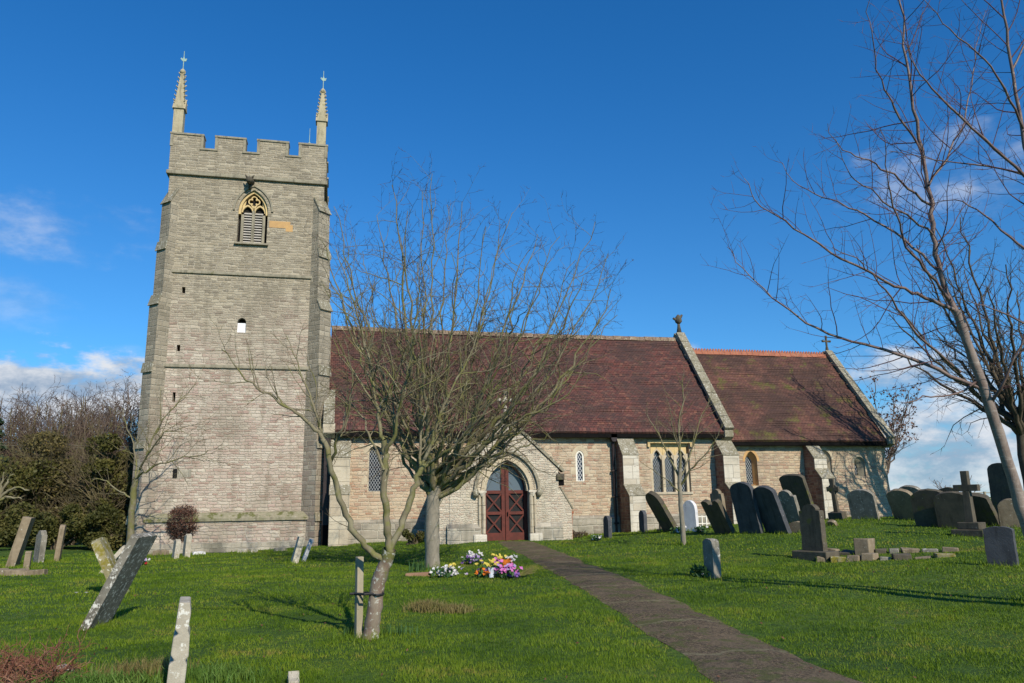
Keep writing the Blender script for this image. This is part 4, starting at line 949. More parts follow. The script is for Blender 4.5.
# ------------------------------------------------------------------ trees
class Tree:
    def __init__(s, seed): s.r = np.random.default_rng(seed); s.parts = {}
    def addtube(s, key, P, rad, k):
        V_, F_ = tube_arrays(P, rad, k); L = s.parts.setdefault(key, [[], [], 0])
        L[0].append(V_); L[1].append(F_+L[2]); L[2] += len(V_)
        # closing tip
    def limb(s, key, pts, r0, r1, k=7, n=None, wob=.02):
        P = np.array(pts, float); m = len(P)
        # Catmull-Rom through the points
        n = n or (m-1)*4+1
        t = np.linspace(0, m-1, n); i = np.minimum(t.astype(int), m-2); f = (t-i)[:, None]
        Pe = np.vstack([2*P[0]-P[1], P, 2*P[-1]-P[-2]])
        p0, p1, p2, p3 = Pe[i], Pe[i+1], Pe[i+2], Pe[i+3]
        C = .5*((2*p1)+(-p0+p2)*f+(2*p0-5*p1+4*p2-p3)*f*f+(-p0+3*p1-3*p2+p3)*f**3)
        w_ = s.r.normal(0, wob, C.shape); w_[0] = 0; C = C+w_
        rad = r0+(r1-r0)*np.linspace(0, 1, n)**.85; rad = rad*(1+s.r.normal(0, .05, n))
        s.addtube(key, C, rad, k); return C, rad
    def branch(s, keys, p, d, L, r, lvl, P):
        seg = P['seg'][min(lvl, len(P['seg'])-1)]; n = max(3, int(L/seg)); pts = [p]; dd = d/np.linalg.norm(d)
        up = P['up'][min(lvl, len(P['up'])-1)]; wn = P['wander']
        for _ in range(n):
            dd = dd+s.r.normal(0, wn, 3)+np.array([0, 0, up]); dd /= np.linalg.norm(dd); pts.append(pts[-1]+dd*L/n)
        C = np.array(pts); rad = r*(1-(1-P['tip'])*np.linspace(0, 1, n+1)); rad[-1] *= .5
        s.addtube(keys[min(lvl, len(keys)-1)], C, rad, 4 if lvl < 2 else 3)
        if lvl < P['max']: s.children(keys, C, rad, L, lvl+1, P)
    def children(s, keys, C, rad, L, lvl, P, t0=.15, dens=None, ratio=None):
        dens = dens or P['dens'][min(lvl, len(P['dens'])-1)]; ratio = ratio or P['ratio'][min(lvl, len(P['ratio'])-1)]
        m = max(1, int(L*dens+s.r.uniform(0, 1))); n = len(C)
        for j in range(m):
            t = t0+(1-t0)*(j+s.r.uniform(0, 1))/m; x = t*(n-1); i = min(int(x), n-2); f = x-i
            p = C[i]*(1-f)+C[i+1]*f; d = C[i+1]-C[i]; d /= max(np.linalg.norm(d), 1e-6); r = rad[i]*(1-f)+rad[i+1]*f
            a = R(s.r.uniform(*P['ang'])); q = s.r.normal(0, 1, 3); q -= d*(q@d); q /= np.linalg.norm(q)
            if 'flat' in P: q = q*np.array(P['flat']); q -= d*(q@d); q /= max(np.linalg.norm(q), 1e-6)
            nd = d*math.cos(a)+q*math.sin(a)
            l2 = L*ratio*(1-.45*t)*s.r.uniform(.6, 1.25); l2 = min(l2, P.get('lmax', 9)); r2 = max(P['rmin'], min(r*.62, l2*P['rl']))
            if l2 > .06: s.branch(keys, p, nd, l2, r2, lvl, P)
    def build(s, name, label, cat, mats, names, base, group=None):
        root = empty(name, tuple(base)); tag(root, label, cat, group)
        for key, (V_, F_, _) in s.parts.items():
            np_mesh(names[key], np.vstack(V_), np.vstack(F_), mats[key], root, loc=tuple(base))
        return root
def bez(p0, p1, p2, n=5):
    t = np.linspace(0, 1, n)[:, None]; return (1-t)**2*np.array(p0)+2*t*(1-t)*np.array(p1)+t*t*np.array(p2)
def base_at(px, py):
    p = on_ground(px, py); return p
NM = {'t': 'trunk', 'l': 'limbs', 'c': 'twigs'}
TG = 'bare trees in the churchyard'

# A: lichened young tree in front, tied to a stake
bA = at(371, 638, 9.55); bA[2] = gz(bA[0], bA[1])
def w9(px, py, dz=0.0): return at(px, py, 9.55+dz)
T = Tree(21)
C0, r0 = T.limb('t', [bA-np.array([0, 0, .25]), bA+np.array([0, 0, .02]), w9(374, 612), w9(377, 588, .03), w9(384, 566, .02), w9(390, 549)], .112, .078, 10, wob=.006)
PA = dict(seg=[.16, .10, .08], up=[.05, .05, .04], wander=.16, tip=.35, max=4, dens=[3, 3.2, 5, 7, 9], ratio=[.5, .5, .5, .5, .45], ang=(28, 62), rmin=.0028, rl=.013, lmax=1.5)
KA = ['l', 'l', 'c', 'c', 'c']
limbsA = [
 ([(386, 562), (366, 546), (350, 522), (338, 492), (331, 462), (322, 438)], [0, -.05, -.1, -.1, -.15, -.15], .058, .040),
 ([(322, 438), (305, 420), (285, 405), (262, 392), (240, 372), (222, 348)], [-.15, -.2, -.3, -.4, -.5, -.6], .038, .008),
 ([(326, 446), (318, 425), (312, 400), (300, 370), (285, 335)], [-.15, 0, .1, .3, .4], .034, .007),
 ([(331, 462), (336, 440), (347, 415), (352, 380), (345, 340)], [-.12, -.3, -.4, -.5, -.6], .028, .006),
 ([(390, 552), (387, 525), (384, 495), (385, 462), (384, 440)], [0, .05, .05, .1, .1], .066, .046),
 ([(384, 440), (378, 410), (372, 372), (362, 335), (350, 290), (336, 250)], [.1, .15, .2, .3, .4, .5], .038, .007),
 ([(385, 455), (396, 425), (403, 390), (412, 350), (420, 300), (418, 262)], [.1, 0, -.2, -.3, -.4, -.5], .034, .006),
 ([(384, 470), (372, 440), (360, 415), (348, 400), (330, 385)], [.05, .2, .4, .5, .7], .026, .006),
 ([(390, 550), (403, 522), (412, 495), (420, 472), (430, 462)], [.0, .1, .2, .25, .3], .058, .046),
 ([(420, 472), (432, 440), (444, 405), (462, 370), (480, 330), (492, 300)], [.25, .3, .3, .4, .5, .6], .036, .007),
 ([(424, 466), (446, 452), (470, 430), (492, 400), (505, 372)], [.3, .1, -.1, -.3, -.4], .030, .006),
 ([(421, 471), (420, 440), (428, 400), (432, 350), (440, 312)], [.25, .4, .6, .7, .8], .028, .006)]
for pts, dzs, a, b_ in limbsA:
    C, rd = T.limb('l', [w9(x, y, z) for (x, y), z in zip(pts, dzs)], a*.74, b_*(.8 if b_ > .02 else .6), 7, wob=.014)
    L = np.linalg.norm(np.diff(C, axis=0), axis=1).sum()
    if b_ < .02: T.children(KA, C, rd, L, 1, PA, t0=.10, dens=8, ratio=.46)
    else: T.children(KA, C, rd, L, 2, PA, t0=.35, dens=1.5, ratio=.3)
T.build('young_tree', 'young lichened tree tied to a wooden stake, nearest to the camera', 'tree', {'t': M['bark_lichen'], 'l': M['bark_moss'], 'c': M['twig_olive']}, NM, bA, TG)

# B: larger tree by the flowers, left of the porch
bB = at(432, 569, 19.3); bB[2] = gz(bB[0], bB[1])
def w19(px, py, dz=0.0): return at(px, py, 19.3+dz)
T = Tree(33)
T.limb('t', [bB-np.array([0, 0, .3]), bB+np.array([0, 0, .03]), w19(432, 540), w19(432, 515), w19(434, 496), w19(436, 484)], .20, .165, 12, wob=.008)
PB = dict(seg=[.3, .22, .16], up=[.05, .04, .03], wander=.19, tip=.3, max=4, dens=[1.5, 2.3, 3.4, 4.6, 5.5], ratio=[.5, .45, .46, .46, .42], ang=(28, 66), rmin=.0045, rl=.0095, lmax=2.2)
KB = ['l', 'l', 'c', 'c', 'c']
ends = [(326, 270, -.9), (344, 252, 1.9), (376, 215, .3), (405, 215, -1.8), (448, 205, 1.0), (500, 240, 2.1), (524, 250, -.2), (548, 262, -1.9), (575, 258, .9), (585, 275, -1.4), (606, 255, -.4), (618, 318, .3), (590, 310, 2.0), (560, 330, -2.2), (500, 330, -2.4), (420, 300, -2.2), (440, 310, 2.4), (370, 330, 2.2), (318, 232, .5), (335, 205, -.6), (362, 250, 1.5), (392, 182, -1.0), (420, 190, .8), (432, 172, 0), (462, 204, 1.6), (486, 228, -1.3), (508, 208, .4), (536, 236, 1.4), (556, 232, -.8), (598, 222, .2),
        (612, 290, 1.2), (600, 336, -1.1), (350, 300, -1.6), (395, 262, 2.0), (455, 255, -2.0), (520, 285, -2.0), (572, 300, 1.8), (480, 300, 2.2)]
for i, (ex, ey, dz) in enumerate(ends):
    big = i % 3 == 0; f0 = w19(434+(ex-434)*.03, 496-(i % 5)*6, 0); e = w19(ex, ey, dz)
    mid = w19(434+(ex-434)*T.r.uniform(.42, .72), 488-(488-ey)*T.r.uniform(.28, .42), dz*.6)
    C, rd = T.limb('l', bez(f0, mid, e, 6), .085 if big else .052, .007, 7, wob=.05)
    L = np.linalg.norm(np.diff(C, axis=0), axis=1).sum()
    T.children(KB, C, rd, L, 1, PB, t0=.18, dens=2.2, ratio=.30)
for pts, dzs, a, b_ in [([(438, 497), (458, 488), (478, 470), (500, 458), (528, 446), (556, 430)], [0, -.3, -.6, -.9, -1.1, -1.3], .085, .012),
                        ([(436, 490), (460, 470), (492, 440), (520, 420), (560, 400), (590, 372)], [0, -.5, -.9, -1.2, -1.5, -1.7], .08, .012),
                        ([(430, 492), (410, 470), (392, 440), (372, 415), (350, 395)], [0, .5, .9, 1.3, 1.6], .075, .012),
                        ([(436, 484), (462, 455), (500, 420), (528, 380), (560, 345)], [0, .6, 1, 1.3, 1.6], .075, .012)]:
    C, rd = T.limb('l', [w19(x, y, z) for (x, y), z in zip(pts, dzs)], a*.8, b_*.7, 8, wob=.035)
    L = np.linalg.norm(np.diff(C, axis=0), axis=1).sum(); T.children(KB, C, rd, L, 1, PB, t0=.25, dens=2.0, ratio=.28)
T.build('bare_tree', 'broad many stemmed bare tree between the path and the tower, flowers at its foot', 'tree', {'t': M['bark_grey'], 'l': M['bark_moss'], 'c': M['twig']}, NM, bB, TG)

# C: thin sapling right of the path
bC = at(684, 545, 23.0); bC[2] = gz(bC[0], bC[1])
def w23(px, py, dz=0.0): return at(px, py, 23.0+dz)
T = Tree(5)
T.limb('t', [bC-np.array([0, 0, .2]), bC+np.array([0, 0, .02]), w23(682, 520), w23(680, 490), w23(680, 468)], .088, .062, 8, wob=.006)
PC = dict(seg=[.2, .16, .12], up=[.05, .06, .05], wander=.14, tip=.3, max=3, dens=[2, 2.2, 3, 4], ratio=[.5, .45, .45, .45], ang=(28, 58), rmin=.0055, rl=.012, lmax=1.0)
for pts, dzs, a, b_ in [([(680, 470), (680, 445), (679, 420), (684, 398), (682, 380)], [0, 0, .1, .1, .2], .045, .008), ([(680, 480), (668, 455), (656, 430), (645, 412)], [0, .3, .5, .8], .034, .007),
                        ([(680, 486), (694, 466), (712, 445), (722, 425)], [0, -.3, -.5, -.6], .034, .007), ([(680, 492), (664, 478), (640, 462)], [0, -.4, -.8], .026, .006), ([(681, 476), (692, 450), (700, 420), (712, 396)], [0, .4, .6, .8], .03, .006), ([(681, 455), (673, 430), (668, 400)], [0, -.3, -.5], .026, .006)]:
    C, rd = T.limb('l', [w23(x, y, z) for (x, y), z in zip(pts, dzs)], a, b_, 6, wob=.012)
    L = np.linalg.norm(np.diff(C, axis=0), axis=1).sum(); T.children(['l', 'l', 'c', 'c'], C, rd, L, 1, PC, t0=.2, dens=5, ratio=.42)
T.build('sapling', 'thin sapling with a pale trunk before the three light window', 'tree', {'t': M['bark_grey'], 'l': M['bark_moss'], 'c': M['twig_olive']}, NM, bC, TG)

# D: small tree at the left corner of the tower
bD = at(130, 556, 27.0); bD[2] = gz(bD[0], bD[1])
def w27(px, py, dz=0.0): return at(px, py, 27.0+dz)
T = Tree(8)
T.limb('t', [bD-np.array([0, 0, .2]), bD+np.array([0, 0, .02]), w27(131, 525), w27(133, 498), w27(136, 478)], .13, .10, 8, wob=.012)
PD = dict(seg=[.3, .22, .16], up=[.03, .04, .04], wander=.17, tip=.3, max=3, dens=[2, 2.0, 2.8, 3.6], ratio=[.5, .45, .45, .45], ang=(28, 60), rmin=.006, rl=.012, lmax=1.4)
for pts, dzs, a, b_ in [([(136, 480), (150, 468), (172, 460), (196, 455), (222, 446)], [0, -.3, -.5, -.6, -.8], .06, .01), ([(136, 478), (146, 452), (160, 425), (180, 400), (196, 385)], [0, .2, .3, .4, .5], .06, .009),
                        ([(136, 480), (136, 455), (128, 430), (122, 408)], [0, .4, .6, .9], .05, .009), ([(134, 500), (122, 492), (106, 482), (94, 478)], [0, .1, .2, .3], .05, .02), ([(140, 468), (158, 440), (175, 430), (205, 420)], [0, -.6, -.9, -1.2], .045, .008)]:
    C, rd = T.limb('l', [w27(x, y, z) for (x, y), z in zip(pts, dzs)], a*.8, b_*.8, 6, wob=.03)
    L = np.linalg.norm(np.diff(C, axis=0), axis=1).sum(); T.children(['l', 'l', 'c', 'c'], C, rd, L, 1, PD, t0=.15, dens=4.2, ratio=.45)
T.build('small_tree', 'small crooked tree at the left corner of the tower', 'tree', {'t': M['bark_moss'], 'l': M['bark_moss'], 'c': M['twig_olive']}, NM, bD, TG)

# E: cherry with a leaning shiny trunk at the right edge
bE = at(1052, 604, 11.2); bE[2] = gz(bE[0], bE[1])
def w11(px, py, dz=0.0): return at(px, py, 11.2+dz)
T = Tree(14)
trunkC, trunkR = T.limb('t', [bE-np.array([0, 0, .3]), bE+np.array([0, 0, .05]), w11(1038, 560), w11(1020, 505), w11(1003, 447), w11(986, 395), w11(970, 350), w11(956, 310)], .104, .060, 12, wob=.006)
PE = dict(seg=[.22, .16, .12], up=[.04, .06, .06], wander=.11, tip=.35, max=4, dens=[2, 2.8, 3.6, 4.2, 5], ratio=[.5, .5, .42, .4], ang=(35, 70), rmin=.0030, rl=.007, lmax=1.5)
KE = ['c', 'c', 'c', 'c', 'c']
limbsE = [([(956, 312), (940, 272), (933, 235), (930, 195), (922, 150), (912, 95), (905, 45), (900, -10), (892, -60)], [0, .1, .2, .3, .4, .5, .6, .7, .8], .072, .012),
 ([(950, 300), (930, 275), (908, 246), (896, 215), (888, 175), (882, 130)], [0, -.2, -.4, -.6, -.8, -1.0], .040, .006),
 ([(955, 310), (925, 297), (896, 286), (843, 259), (795, 228), (760, 206), (744, 178)], [0, -.2, -.3, -.4, -.5, -.6, -.6], .045, .006),
 ([(979, 388), (940, 371), (896, 353), (852, 342), (808, 323), (772, 297), (742, 268), (728, 245)], [0, .2, .4, .6, .8, 1, 1.2, 1.3], .052, .006),
 ([(960, 372), (935, 350), (910, 326), (885, 290), (862, 262), (830, 250)], [0, -.4, -.7, -1.0, -1.3, -1.6], .036, .006),
 ([(976, 382), (950, 395), (925, 398), (905, 402)], [0, -.3, -.5, -.8], .026, .01),
 ([(940, 272), (905, 240), (865, 215), (830, 200), (800, 185), (776, 160)], [.1, .4, .6, .9, 1.1, 1.3], .034, .005),
 ([(931, 205), (900, 180), (870, 160), (842, 150), (826, 125)], [.3, .1, -.1, -.4, -.5], .030, .005),
 ([(929, 185), (950, 150), (968, 110), (975, 60), (985, 10)], [.3, .5, .8, 1, 1.3], .030, .005),
 ([(921, 150), (895, 110), (878, 70), (872, 30), (868, -10)], [.4, .2, 0, -.2, -.3], .026, .005),
 ([(933, 235), (905, 215), (878, 195), (850, 175), (836, 140)], [.2, -.3, -.6, -.8, -.9], .026, .005),
 ([(990, 405), (1010, 370), (1030, 320), (1045, 260)], [0, -.3, -.4, -.6], .04, .006)]
for pts, dzs, a, b_ in limbsE:
    C, rd = T.limb('l', [w11(x, y, z) for (x, y), z in zip(pts, dzs)], a*.66, b_*.7, 7, wob=.016)
    L = np.linalg.norm(np.diff(C, axis=0), axis=1).sum(); T.children(KE, C, rd, L, 1, PE, t0=.10, dens=5.4, ratio=.32)
T.build('cherry_tree', 'cherry tree with a banded leaning trunk at the right edge of the photo', 'tree', {'t': M['bark_cherry'], 'l': M['cherry_limb'], 'c': M['twig_cherry']}, NM, bE, TG)

# F: second cherry, its trunk just right of the frame
bF = at(1150, 640, 10.0); bF[2] = gz(bF[0], bF[1])
def w10(px, py, dz=0.0): return at(px, py, 10.0+dz)
T = Tree(61)
T.limb('t', [bF-np.array([0, 0, .3]), w10(1138, 560), w10(1115, 460), w10(1090, 370), w10(1062, 280)], .15, .09, 10, wob=.006)
for pts, dzs, a, b_ in [([(1062, 280), (1040, 200), (1022, 130), (1010, 60), (1001, 0), (990, -60)], [0, .1, .2, .3, .3, .4], .065, .012),
 ([(1070, 230), (1026, 178), (985, 138), (940, 97), (915, 66), (900, 30)], [0, -.2, -.3, -.4, -.5, -.6], .042, .005), ([(1075, 220), (1024, 176), (975, 165), (925, 158), (890, 150)], [0, .3, .5, .8, 1], .03, .005),
 ([(1060, 270), (1020, 245), (985, 215), (955, 200), (930, 205)], [0, .4, .8, 1.1, 1.4], .034, .005), ([(1024, 130), (1005, 90), (985, 60), (950, 30), (925, 0)], [.2, -.1, -.3, -.6, -.8], .03, .005),
 ([(1012, 70), (1030, 30), (1045, -20)], [.3, .4, .5], .03, .006), ([(1085, 350), (1040, 330), (1000, 312), (968, 300)], [0, -.4, -.8, -1.1], .035, .006)]:
    C, rd = T.limb('l', [w10(x, y, z) for (x, y), z in zip(pts, dzs)], a*.62, b_*.7, 7, wob=.008)
    L = np.linalg.norm(np.diff(C, axis=0), axis=1).sum(); T.children(KE, C, rd, L, 1, PE, t0=.10, dens=5.4, ratio=.32)
T.build('cherry_tree', 'cherry tree rooted off to the right, its pinkish stems in the top right corner', 'tree', {'t': M['bark_cherry'], 'l': M['cherry_limb'], 'c': M['twig_cherry']}, NM, bF, TG)

# generic bare tree: crown given by where its limbs end
def bare_tree(name, label, bx, by, z, top, spread, n_l, seed, mats, group, P, r_tr=.2, fork=.25, dens=2.0, ratio=.3, leaves=None, cat='tree', ry=1.0):
    b = at(bx, by, z); b[2] = gz(b[0], b[1]); T = Tree(seed); rr = T.r
    f_ = b+np.array([rr.normal(0, .1), rr.normal(0, .1), top*fork])
    T.limb('t', [b-np.array([0, 0, .3]), b+(f_-b)*.5+rr.normal(0, .05, 3), f_], r_tr, r_tr*.75, 8, wob=.02)
    for i in range(n_l):
        a = 2*math.pi*(i+rr.uniform(0, .6))/n_l; q = rr.uniform(.25, 1.0)**.6
        e = b+np.array([math.cos(a)*spread*q, math.sin(a)*spread*q*ry, top*(1-.38*q*q)*rr.uniform(.88, 1.02)])
        mid = f_*.45+e*.55; mid[2] = f_[2]+(e[2]-f_[2])*.34
        C, rd = T.limb('l', bez(f_-np.array([0, 0, rr.uniform(0, .2)*top*fork]), mid, e, 5), r_tr*.42, .02, 6, wob=.05)
        L = np.linalg.norm(np.diff(C, axis=0), axis=1).sum(); T.children(['l', 'c', 'c', 'c', 'c'], C, rd, L, 1, P, t0=.15, dens=dens, ratio=ratio)
    root = T.build(name, label, cat, mats, NM, b, group)
    if leaves:
        Vt = np.vstack(T.parts['c'][0]); n, sz, mt = leaves
        scatter_leaves('leaves', Vt[rr.integers(0, len(Vt), n)]+rr.normal(0, .06, (n, 3)), sz, mt, root, b, rr)
    return root
def scatter_leaves(name, P, size, mt, parent, base, rr, aspect=1.6, flat=.0):
    n = len(P); a = rr.normal(0, 1, (n, 3)); a /= np.linalg.norm(a, axis=1)[:, None]; c = rr.normal(0, 1, (n, 3)); c -= a*(a*c).sum(1)[:, None]; c /= np.linalg.norm(c, axis=1)[:, None]
    s_ = size*rr.uniform(.6, 1.3, n)[:, None]
    V_ = np.stack([P-a*s_*.5*aspect, P+c*s_*.5, P+a*s_*.5*aspect, P-c*s_*.5], 1).reshape(-1, 3)
    return np_mesh(name, V_, np.arange(4*n).reshape(-1, 4), mt, parent, loc=tuple(base), smooth=False)
PG = dict(seg=[.6, .45, .35], up=[.04, .05, .04], wander=.15, tip=.3, max=3, dens=[1.2, 1.3, 1.7, 2.2], ratio=[.5, .46, .46, .45], ang=(25, 58), rmin=.011, rl=.011, lmax=3.5)
PGf = dict(PG, dens=[1.2, 1.2, 1.5, 1.8], rmin=.013)
# dense bare tree behind the cherry, right
bare_tree('bare_tree', 'dense dark bare tree behind the right hand cherry trunk', 1034, 512, 31.0, 13.2, 5.4, 24, 71, {'t': M['bark_dark'], 'l': M['bark_dark'], 'c': M['bark_dark']}, TG, dict(PG, max=4, rmin=.009, wander=.2), .26, .3, 2.2, .34)
# tree beyond the east end with seed clusters
bare_tree('bare_tree', 'grey tree with brown seed clusters beyond the east end of the chancel', 893, 520, 46.0, 9.4, 2.7, 12, 73, {'t': M['bark_dark'], 'l': M['twig_grey'], 'c': M['twig_grey']}, TG, dict(PG, rmin=.011, max=3), .13, .3, 2.6, .34, leaves=(1500, .10, M['dead_leaf']))
bare_tree('bare_tree', 'small distant bare tree on the skyline right of the chancel', 957, 512, 62.0, 3.4, 2.4, 9, 75, {'t': M['bark_dark'], 'l': M['twig_grey'], 'c': M['twig_grey']}, TG, dict(PGf, max=2, rmin=.014), .12, .2, 1.5, .4)
# wood to the left of the tower: bare trees, then ivy-clad evergreen bushes in front
mw = {'t': M['bark_dark'], 'l': M['twig_grey'], 'c': M['twig_grey']}; mw2 = {'t': M['bark_dark'], 'l': M['twig_olive'], 'c': M['twig']}
places = ['half out of the left edge of the photo', 'second from the left in the wood behind the dark shrubs', 'third from the left in the wood, reddish topped', 'in the middle of the wood behind the dark shrubs', 'fifth from the left in the wood, olive coloured', 'next to last in the wood before the tower', 'nearest the tower in the wood, grey and see-through', 'low and wide behind the wood, left half']
for i, (px, z, top, sp) in enumerate([(-22, 44, 9.5, 3.2), (18, 42, 8.2, 2.8), (48, 46, 9.3, 2.8), (70, 42, 8.2, 2.5), (92, 47, 9.4, 2.6), (110, 43, 8.2, 2.4), (132, 47, 9.8, 2.9), (36, 52, 9.0, 4.0)]):
    bare_tree('woodland_tree', 'bare tree '+places[i], px, 545, z, top, sp, 26, 100+i, mw if i in (0, 3, 6) else mw2, 'bare trees in the wood left of the tower', dict(PGf, rmin=.012, up=[.0, .0, .01], wander=.2, dens=[1.2, 2.0, 2.6, 3.0]), .16, .15, 3.8, .36)
def leafy_bush(name, label, px, py, z, h, rx, ry, n, size, mt, seed, group, tw=True, cat='bush', mtw='twig_olive', lumps=14):
    b = at(px, py, z); b[2] = gz(b[0], b[1]); rr = np.random.default_rng(seed); root = empty(name, tuple(b)); tag(root, label, cat, group)
    # lumpy clumps round a few centres
    Cc = np.stack([rr.uniform(-1, 1, lumps)*rx*.7, rr.uniform(-1, 1, lumps)*ry*.7, rr.uniform(.12, .82, lumps)*h], 1)
    Cr = rr.uniform(.22, .42, lumps)*min(rx, h*.6)*1.3
    k = rr.integers(0, lumps, n); dv = rr.normal(0, 1, (n, 3)); dv /= np.linalg.norm(dv, axis=1)[:, None]
    P = Cc[k]+dv*(Cr[k]*rr.uniform(.45, 1.08, n)**.6)[:, None]*np.array([1, 1, .85]); P = P[P[:, 2] > 0.02]
    scatter_leaves('leaves', P+b, size, M[mt], root, b, rr)
    T = Tree(seed+1)
    for i in range(9):
        e = Cc[i % lumps]+b+np.array([0, 0, .5*Cr[i % lumps]]); C, rd = T.limb('l', bez(b+rr.normal(0, .12, 3)*np.array([1, 1, 0])-np.array([0, 0, .1]), (b+e)/2+np.array([0, 0, .2]), e, 4), .06, .015, 5, wob=.04)
        if tw: T.children(['l', 'c', 'c'], C, rd, h, 1, dict(PG, max=2 if h < 1 else 3, lmax=h*.45, rmin=.009), t0=.25, dens=4.6, ratio=.5)
    nmx = {'l': 'stems', 'c': 'twigs'}
    for key, (V_, F_, _) in T.parts.items(): np_mesh(nmx[key], np.vstack(V_), np.vstack(F_), M['bark_dark'] if key == 'l' else M[mtw], root, loc=tuple(b))
    return root
GB = 'dark shrubs along the left boundary'
leafy_bush('evergreen_shrub', 'dark ivy covered shrub at the left edge of the photo, behind the pruned branch', 2, 556, 33, 3.9, 2.0, 1.5, 11000, .10, 'ivy', 1, GB)
leafy_bush('evergreen_shrub', 'tall olive green shrub behind the two pale left hand headstones', 38, 556, 34, 6.1, 1.5, 1.5, 7000, .08, 'olive_leaf', 2, GB)
leafy_bush('evergreen_shrub', 'olive brown twiggy shrub in the middle of the left boundary', 68, 556, 34, 4.3, 1.7, 1.4, 6000, .09, 'olive_leaf', 3, GB)
leafy_bush('evergreen_shrub', 'dark green shrub just left of the crooked small tree', 98, 556, 33, 5.7, 1.4, 1.4, 8000, .09, 'ivy', 4, GB)
leafy_bush('evergreen_shrub', 'olive shrub touching the left corner of the tower', 122, 556, 36, 4.6, 1.5, 1.3, 5000, .09, 'olive_leaf', 5, GB)
leafy_bush('evergreen_shrub', 'low dark undergrowth bush under the left boundary shrubs', 55, 557, 31, 1.9, 2.4, 1.0, 9000, .08, 'ivy', 6, GB)
leafy_bush('evergreen_shrub', 'low dark undergrowth bush near the tower end of the boundary', 108, 556, 31, 1.8, 1.6, .9, 7000, .08, 'ivy', 7, GB)
# conifer tip at the left edge
T = Tree(90); b = at(-26, 556, 36); b[2] = gz(b[0], b[1]); root = tag(empty('conifer', tuple(b)), 'dark conifer cut by the left edge of the photo', 'tree')
f = MB(); f.tube([tuple(b-np.array([0, 0, .2])), tuple(b+np.array([0, 0, 6.9]))], [.16, .02], 6); f.build('trunk', M['bark_dark'], root, loc=tuple(b))
rr = np.random.default_rng(4); n = 16000; t_ = rr.uniform(0, 1, n)**.8; a_ = rr.uniform(0, 2*math.pi, n); lay = np.abs(((t_*11) % 1)-.5)*2; rad = (1-t_)**.75*1.9*(.35+.65*lay)*rr.uniform(.2, 1, n)**.5
scatter_leaves('needles', b+np.stack([rad*np.cos(a_), rad*np.sin(a_), .6+t_*6.4-.25*rad], 1), .10, M['conifer'], root, b, rr, aspect=2.4)
# round clipped red-brown shrub against the tower
b = at(182, 549, 29.6); b[2] = gz(b[0], b[1]); root = tag(empty('clipped_shrub', tuple(b)), 'round red brown clipped shrub against the foot of the tower', 'shrub')
rr = np.random.default_rng(6); T = Tree(7); cc = b+np.array([0, 0, 1.1])
for i in range(420):
    d_ = rr.normal(0, 1, 3); d_ /= np.linalg.norm(d_); d_[2] = d_[2]*.95; e = cc+d_*np.array([.70, .62, .74])*rr.uniform(.88, 1.04); s0 = b+np.array([rr.normal(0, .05), rr.normal(0, .05), rr.uniform(.3, .75)])
    mid = s0*.5+e*.5+rr.normal(0, .07, 3); C, rd = T.limb('c', bez(s0, mid, e, 4), .012, .006, 3, wob=.015)
    for q in range(5):
        i0 = rr.integers(5, len(C)); d2 = d_+rr.normal(0, .6, 3); d2 /= np.linalg.norm(d2); T.limb('c', [C[i0-1], C[i0-1]+d2*.07, C[i0-1]+d2*.15+rr.normal(0, .02, 3)], .007, .004, 3, n=3, wob=0)
for i in range(5): T.limb('t', [b+np.array([rr.normal(0, .03), rr.normal(0, .03), -.1]), b+np.array([rr.normal(0, .05), rr.normal(0, .05), .7])], .03, .02, 5)
for key, (V_, F_, _) in T.parts.items(): np_mesh({'c': 'twigs', 't': 'stems'}[key], np.vstack(V_), np.vstack(F_), M['twig'] if key == 'c' else M['bark_dark'], root, loc=tuple(b))
dvv = rr.normal(0, 1, (8200, 3)); dvv /= np.linalg.norm(dvv, axis=1)[:, None]
M['bud'] = leaf('red_brown_buds', [(0, (.07, .03, .022)), (.5, (.11, .05, .035)), (1, (.15, .08, .05))], 4, .1)
scatter_leaves('leaves', cc+dvv*np.array([.70, .62, .74])*rr.uniform(.72, 1.02, 8200)[:, None], .035, M['bud'], root, b, rr)
# small bushes at the foot of the tower
leafy_bush('wall_plant', 'small green plant at the foot of the tower wall, beside the round shrub', 207, 551, 30.6, .75, .28, .25, 420, .06, 'olive_leaf', 61, 'plants at the foot of the tower', tw=False, cat='plant', lumps=5)
leafy_bush('wall_plant', 'small green plant at the foot of the middle of the tower wall', 262, 549, 30.8, .85, .26, .22, 420, .06, 'olive_leaf', 62, 'plants at the foot of the tower', tw=False, cat='plant', lumps=5)
leafy_bush('wall_plant', 'low lavender coloured plant at the foot of the wall right of the porch', 577, 538, 29.8, .30, .5, .2, 600, .05, 'p_lilac_leaf' if 'p_lilac_leaf' in M else 'olive_leaf', 63, None, tw=False, cat='plant', lumps=6)
leafy_bush('wall_plant', 'low dark bush behind the tree trunk, left of the porch', 413, 545, 28.4, .55, .5, .3, 900, .06, 'ivy', 64, None, tw=False, cat='plant', lumps=6)
